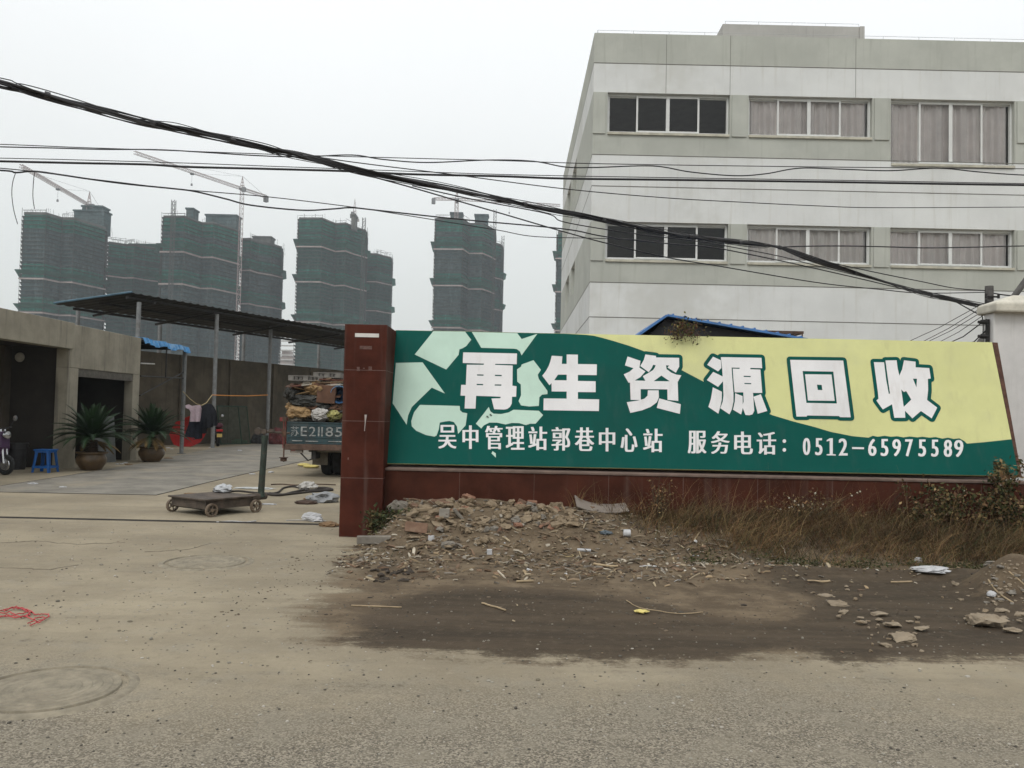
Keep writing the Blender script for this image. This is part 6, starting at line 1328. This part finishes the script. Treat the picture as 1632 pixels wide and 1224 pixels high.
while n_ < 24000:
    x = rg.uniform(1.2, 6.5); y = 10.42 - abs(rg.gauss(0, .8)); lo_y = 8.95 - .10 * min(1, max(0, x - 3)) + .25 * mnoise.noise(Vector((x * 1.3, 0, 3)))
    if y < lo_y: continue
    e_ = min(1, max(0, (x - 1.0 - .9 * max(0, 10.2 - y)) / 1.6)); n1 = mnoise.noise(Vector((x * 1.6, y * 2.0, 1))); n2 = mnoise.noise(Vector((x * .9, y * 1.5, 7)))
    if rg.random() > e_ * (.65 + .75 * n1): continue
    n_ += 1; front = min(1, max(0.12, (y - lo_y) / .55)); h_ = (.14 + .5 * rg.random() ** 2.2) * (.35 + .65 * front) * (.75 + .6 * n2 + .2)
    g = rg.random() < (.16 + .35 * max(0, n2) + (.35 if front < .35 else 0)); c_ = rg.choice(GRN if g else DRY); k_ = rg.uniform(.5, 1.1) * min(1.25, max(.5, .85 + .9 * mnoise.noise(Vector((x * 2.4, y * 2.8, 17)))))
    blade(mb, x, y, h_, rg.uniform(.4, 2.6), rg.uniform(0, 2*PI), rg.uniform(.0018, .004), tuple(v * k_ for v in c_), 4)
for _ in range(260):     # taller seed stalks
    x = rg.uniform(1.6, 6.4); y = rg.uniform(9.6, 10.4); blade(mb, x, y, rg.uniform(.45, .85), rg.uniform(.1, .5), rg.uniform(0, 6.3), .0022, rg.choice(DRY), 5)
for (px, py) in ((1012,790),(1020,795),(1050,792),(905,792),(885,797),(925,790)):
    q = GH(px, py)
    for _ in range(34): blade(mb, q.x + rg.gauss(0, .05), min(10.4, q.y + rg.gauss(0, .06)), rg.uniform(.2, .5), rg.uniform(.2, 1.2), rg.uniform(0, 6.3), .003, rg.choice(DRY), 4)
for _ in range(1500):    # sparse tufts over the rubble bank and along its foot
    x = rg.uniform(-1.5, 2.4); y = rg.uniform(8.9, 10.2)
    if mnoise.noise(Vector((x * 2.2, y * 2.5, 11))) < .12: continue
    blade(mb, x, y, rg.uniform(.03, .12), rg.uniform(.4, 1.6), rg.uniform(0, 6.3), .003, rg.choice(GRN if rg.random() < .6 else DRY), 3)
struct(mb.build('dry_grass', grass_m, recalc=False), 'stuff')
# low green ground weeds in front of the grass: small leaves
mb = MB()
def leaf(mb, p, d, up_, L_, w_, col):
    sd_ = d.cross(up_).normalized() * w_; mb.add([p, p + d * L_ * .5 + sd_, p + d * L_, p + d * L_ * .5 - sd_], [(0, 1, 2, 3)], col=col)
def rdir(r): v = Vector((r.gauss(0, 1), r.gauss(0, 1), r.gauss(0, 1))); return v.normalized()
for _ in range(5200):
    x = rg.uniform(1.9, 6.5); y = rg.gauss(9.05, .2) - .10 * min(1, max(0, x - 3)); n1 = mnoise.noise(Vector((x * 1.8, y * 2.2, 5)))
    if rg.random() > .25 + n1 * 1.2 + .1 * (x - 2): continue
    z = hz(x, y) + rg.uniform(0, .06); d = rdir(rg); d.z = abs(d.z) * .5; d.normalize(); c_ = rg.choice(GRN); k_ = rg.uniform(.5, 1.0); leaf(mb, Vector((x, y, z)), d, rdir(rg), rg.uniform(.015, .045), rg.uniform(.004, .011), tuple(v * k_ for v in c_))
struct(mb.build('ground_weeds', grass_m, recalc=False), 'stuff')
def bush(name, px, py, Y, rad, nl, label, cat, seed, cols, lf=(.03, .07), stem=True, flowers=0):
    r = random.Random(seed); c_ = at(px, py, Y); base = Vector((c_.x, Y, hz(c_.x, Y) if Y < 10.5 else 0)); T = thing(name, tuple(base), label, cat); mb = MB(); ms = MB(); tips = []
    H = c_.z + rad[2] - base.z
    for _ in range(26):
        t_ = Vector((c_.x + r.gauss(0, .5) * rad[0], min(Y + r.gauss(0, .45) * rad[1], 10.40) if Y < 10.5 else Y + r.gauss(0, .4) * rad[1], c_.z + r.uniform(-.9, .95) * rad[2])); mid = base.lerp(t_, .5) + Vector((r.gauss(0, .04), r.gauss(0, .02), .05)); ms.tube([base + Vector((r.gauss(0, .05), r.gauss(0, .02), 0)), mid, t_], [.005, .004, .002], 4, caps=False); tips.append((mid, t_))
    ms.build('stem', M(name + '_stem', (.07, .055, .03), .9), T, recalc=False)
    for _ in range(nl):
        a_, b_ = r.choice(tips); p = a_.lerp(b_, r.uniform(.1, 1.05)) + Vector((r.gauss(0, .04), r.gauss(0, .04), r.gauss(0, .04)))
        if Y < 10.5 and p.y > 10.42: p.y = 10.42
        k_ = r.uniform(.5, 1.15); leaf(mb, p, rdir(r), rdir(r), r.uniform(*lf), r.uniform(*lf) * .3, tuple(v * k_ for v in r.choice(cols)))
    mb.build('foliage', grass_m, T, recalc=False)
    if flowers:
        mb = MB()
        for _ in range(flowers): a_, b_ = r.choice(tips); q = a_.lerp(b_, r.uniform(.5, 1)); bm_ = .012; mb.add([q + v * bm_ for v in V0], F0, col=(.45, .42, .33))
        mb.build('seed_head', grass_m, T, recalc=False)
bush('weed_bush', 1500, 800, 10.2, (.42, .2, .24), 1300, 'dark leafy weed bush with pale seed heads under the telephone number', 'bush', 21, GRN + DRY[2:6], flowers=14)
bush('weed_bush', 1598, 775, 10.15, (.42, .22, .42), 2600, 'tallest dark weed bush climbing the right end of the sign', 'bush', 22, GRN + DRY[1:6], flowers=8)
bush('dry_bush', 1280, 800, 10.2, (.6, .2, .2), 500, 'straw coloured withered bush in the middle of the grass', 'bush', 23, DRY, (.015, .04), flowers=20)
bush('dry_bush', 1050, 785, 10.25, (.22, .12, .22), 260, 'reddish brown withered bush right of the curved board', 'bush', 24, DRY, (.02, .045))
bush('pier_weed', 602, 832, 10.15, (.16, .2, .14), 480, 'dark green weed growing at the foot of the red pier', 'bush', 25, GRN + [(.14, .11, .05)])
bush('pier_weed', 640, 838, 10.1, (.24, .2, .12), 700, 'low tangled weed between the pier weed and the concrete lump', 'bush', 26, GRN[:4])
# dry creeper spilling over the top edge of the sign
p = SG(1090, 532); T = thing('dry_creeper', (p.x, 11.2, p.z), 'withered creeper tuft spilling over the top edge of the sign before the blue roof', 'creeper'); r = random.Random(31); mb = MB(); ms = MB()
for i in range(44):
    a_ = SG(r.gauss(1088, 14), 536, -.08); t_ = SG(r.gauss(1088, 19), 531 + r.gauss(0, 9), .05 + .1 * r.random()); m_ = (a_ + t_) / 2 + Vector((0, 0, .12)); ms.tube([a_, m_, t_], [.004, .003, .0015], 4, caps=False)
    for _ in range(9): q = m_.lerp(t_, r.random()) + Vector((r.gauss(0, .035), -abs(r.gauss(0, .03)), r.gauss(0, .035))); leaf(mb, q, rdir(r), rdir(r), r.uniform(.02, .05), r.uniform(.008, .016), tuple(v * r.uniform(.6, 1.1) for v in r.choice([(.13,.12,.045),(.18,.15,.06),(.09,.09,.035),(.14,.075,.04),(.10,.06,.04)])))
ms.build('stem', M('creeper_stem', (.09, .06, .04), .9), T, recalc=False); mb.build('foliage', grass_m, T, recalc=False)
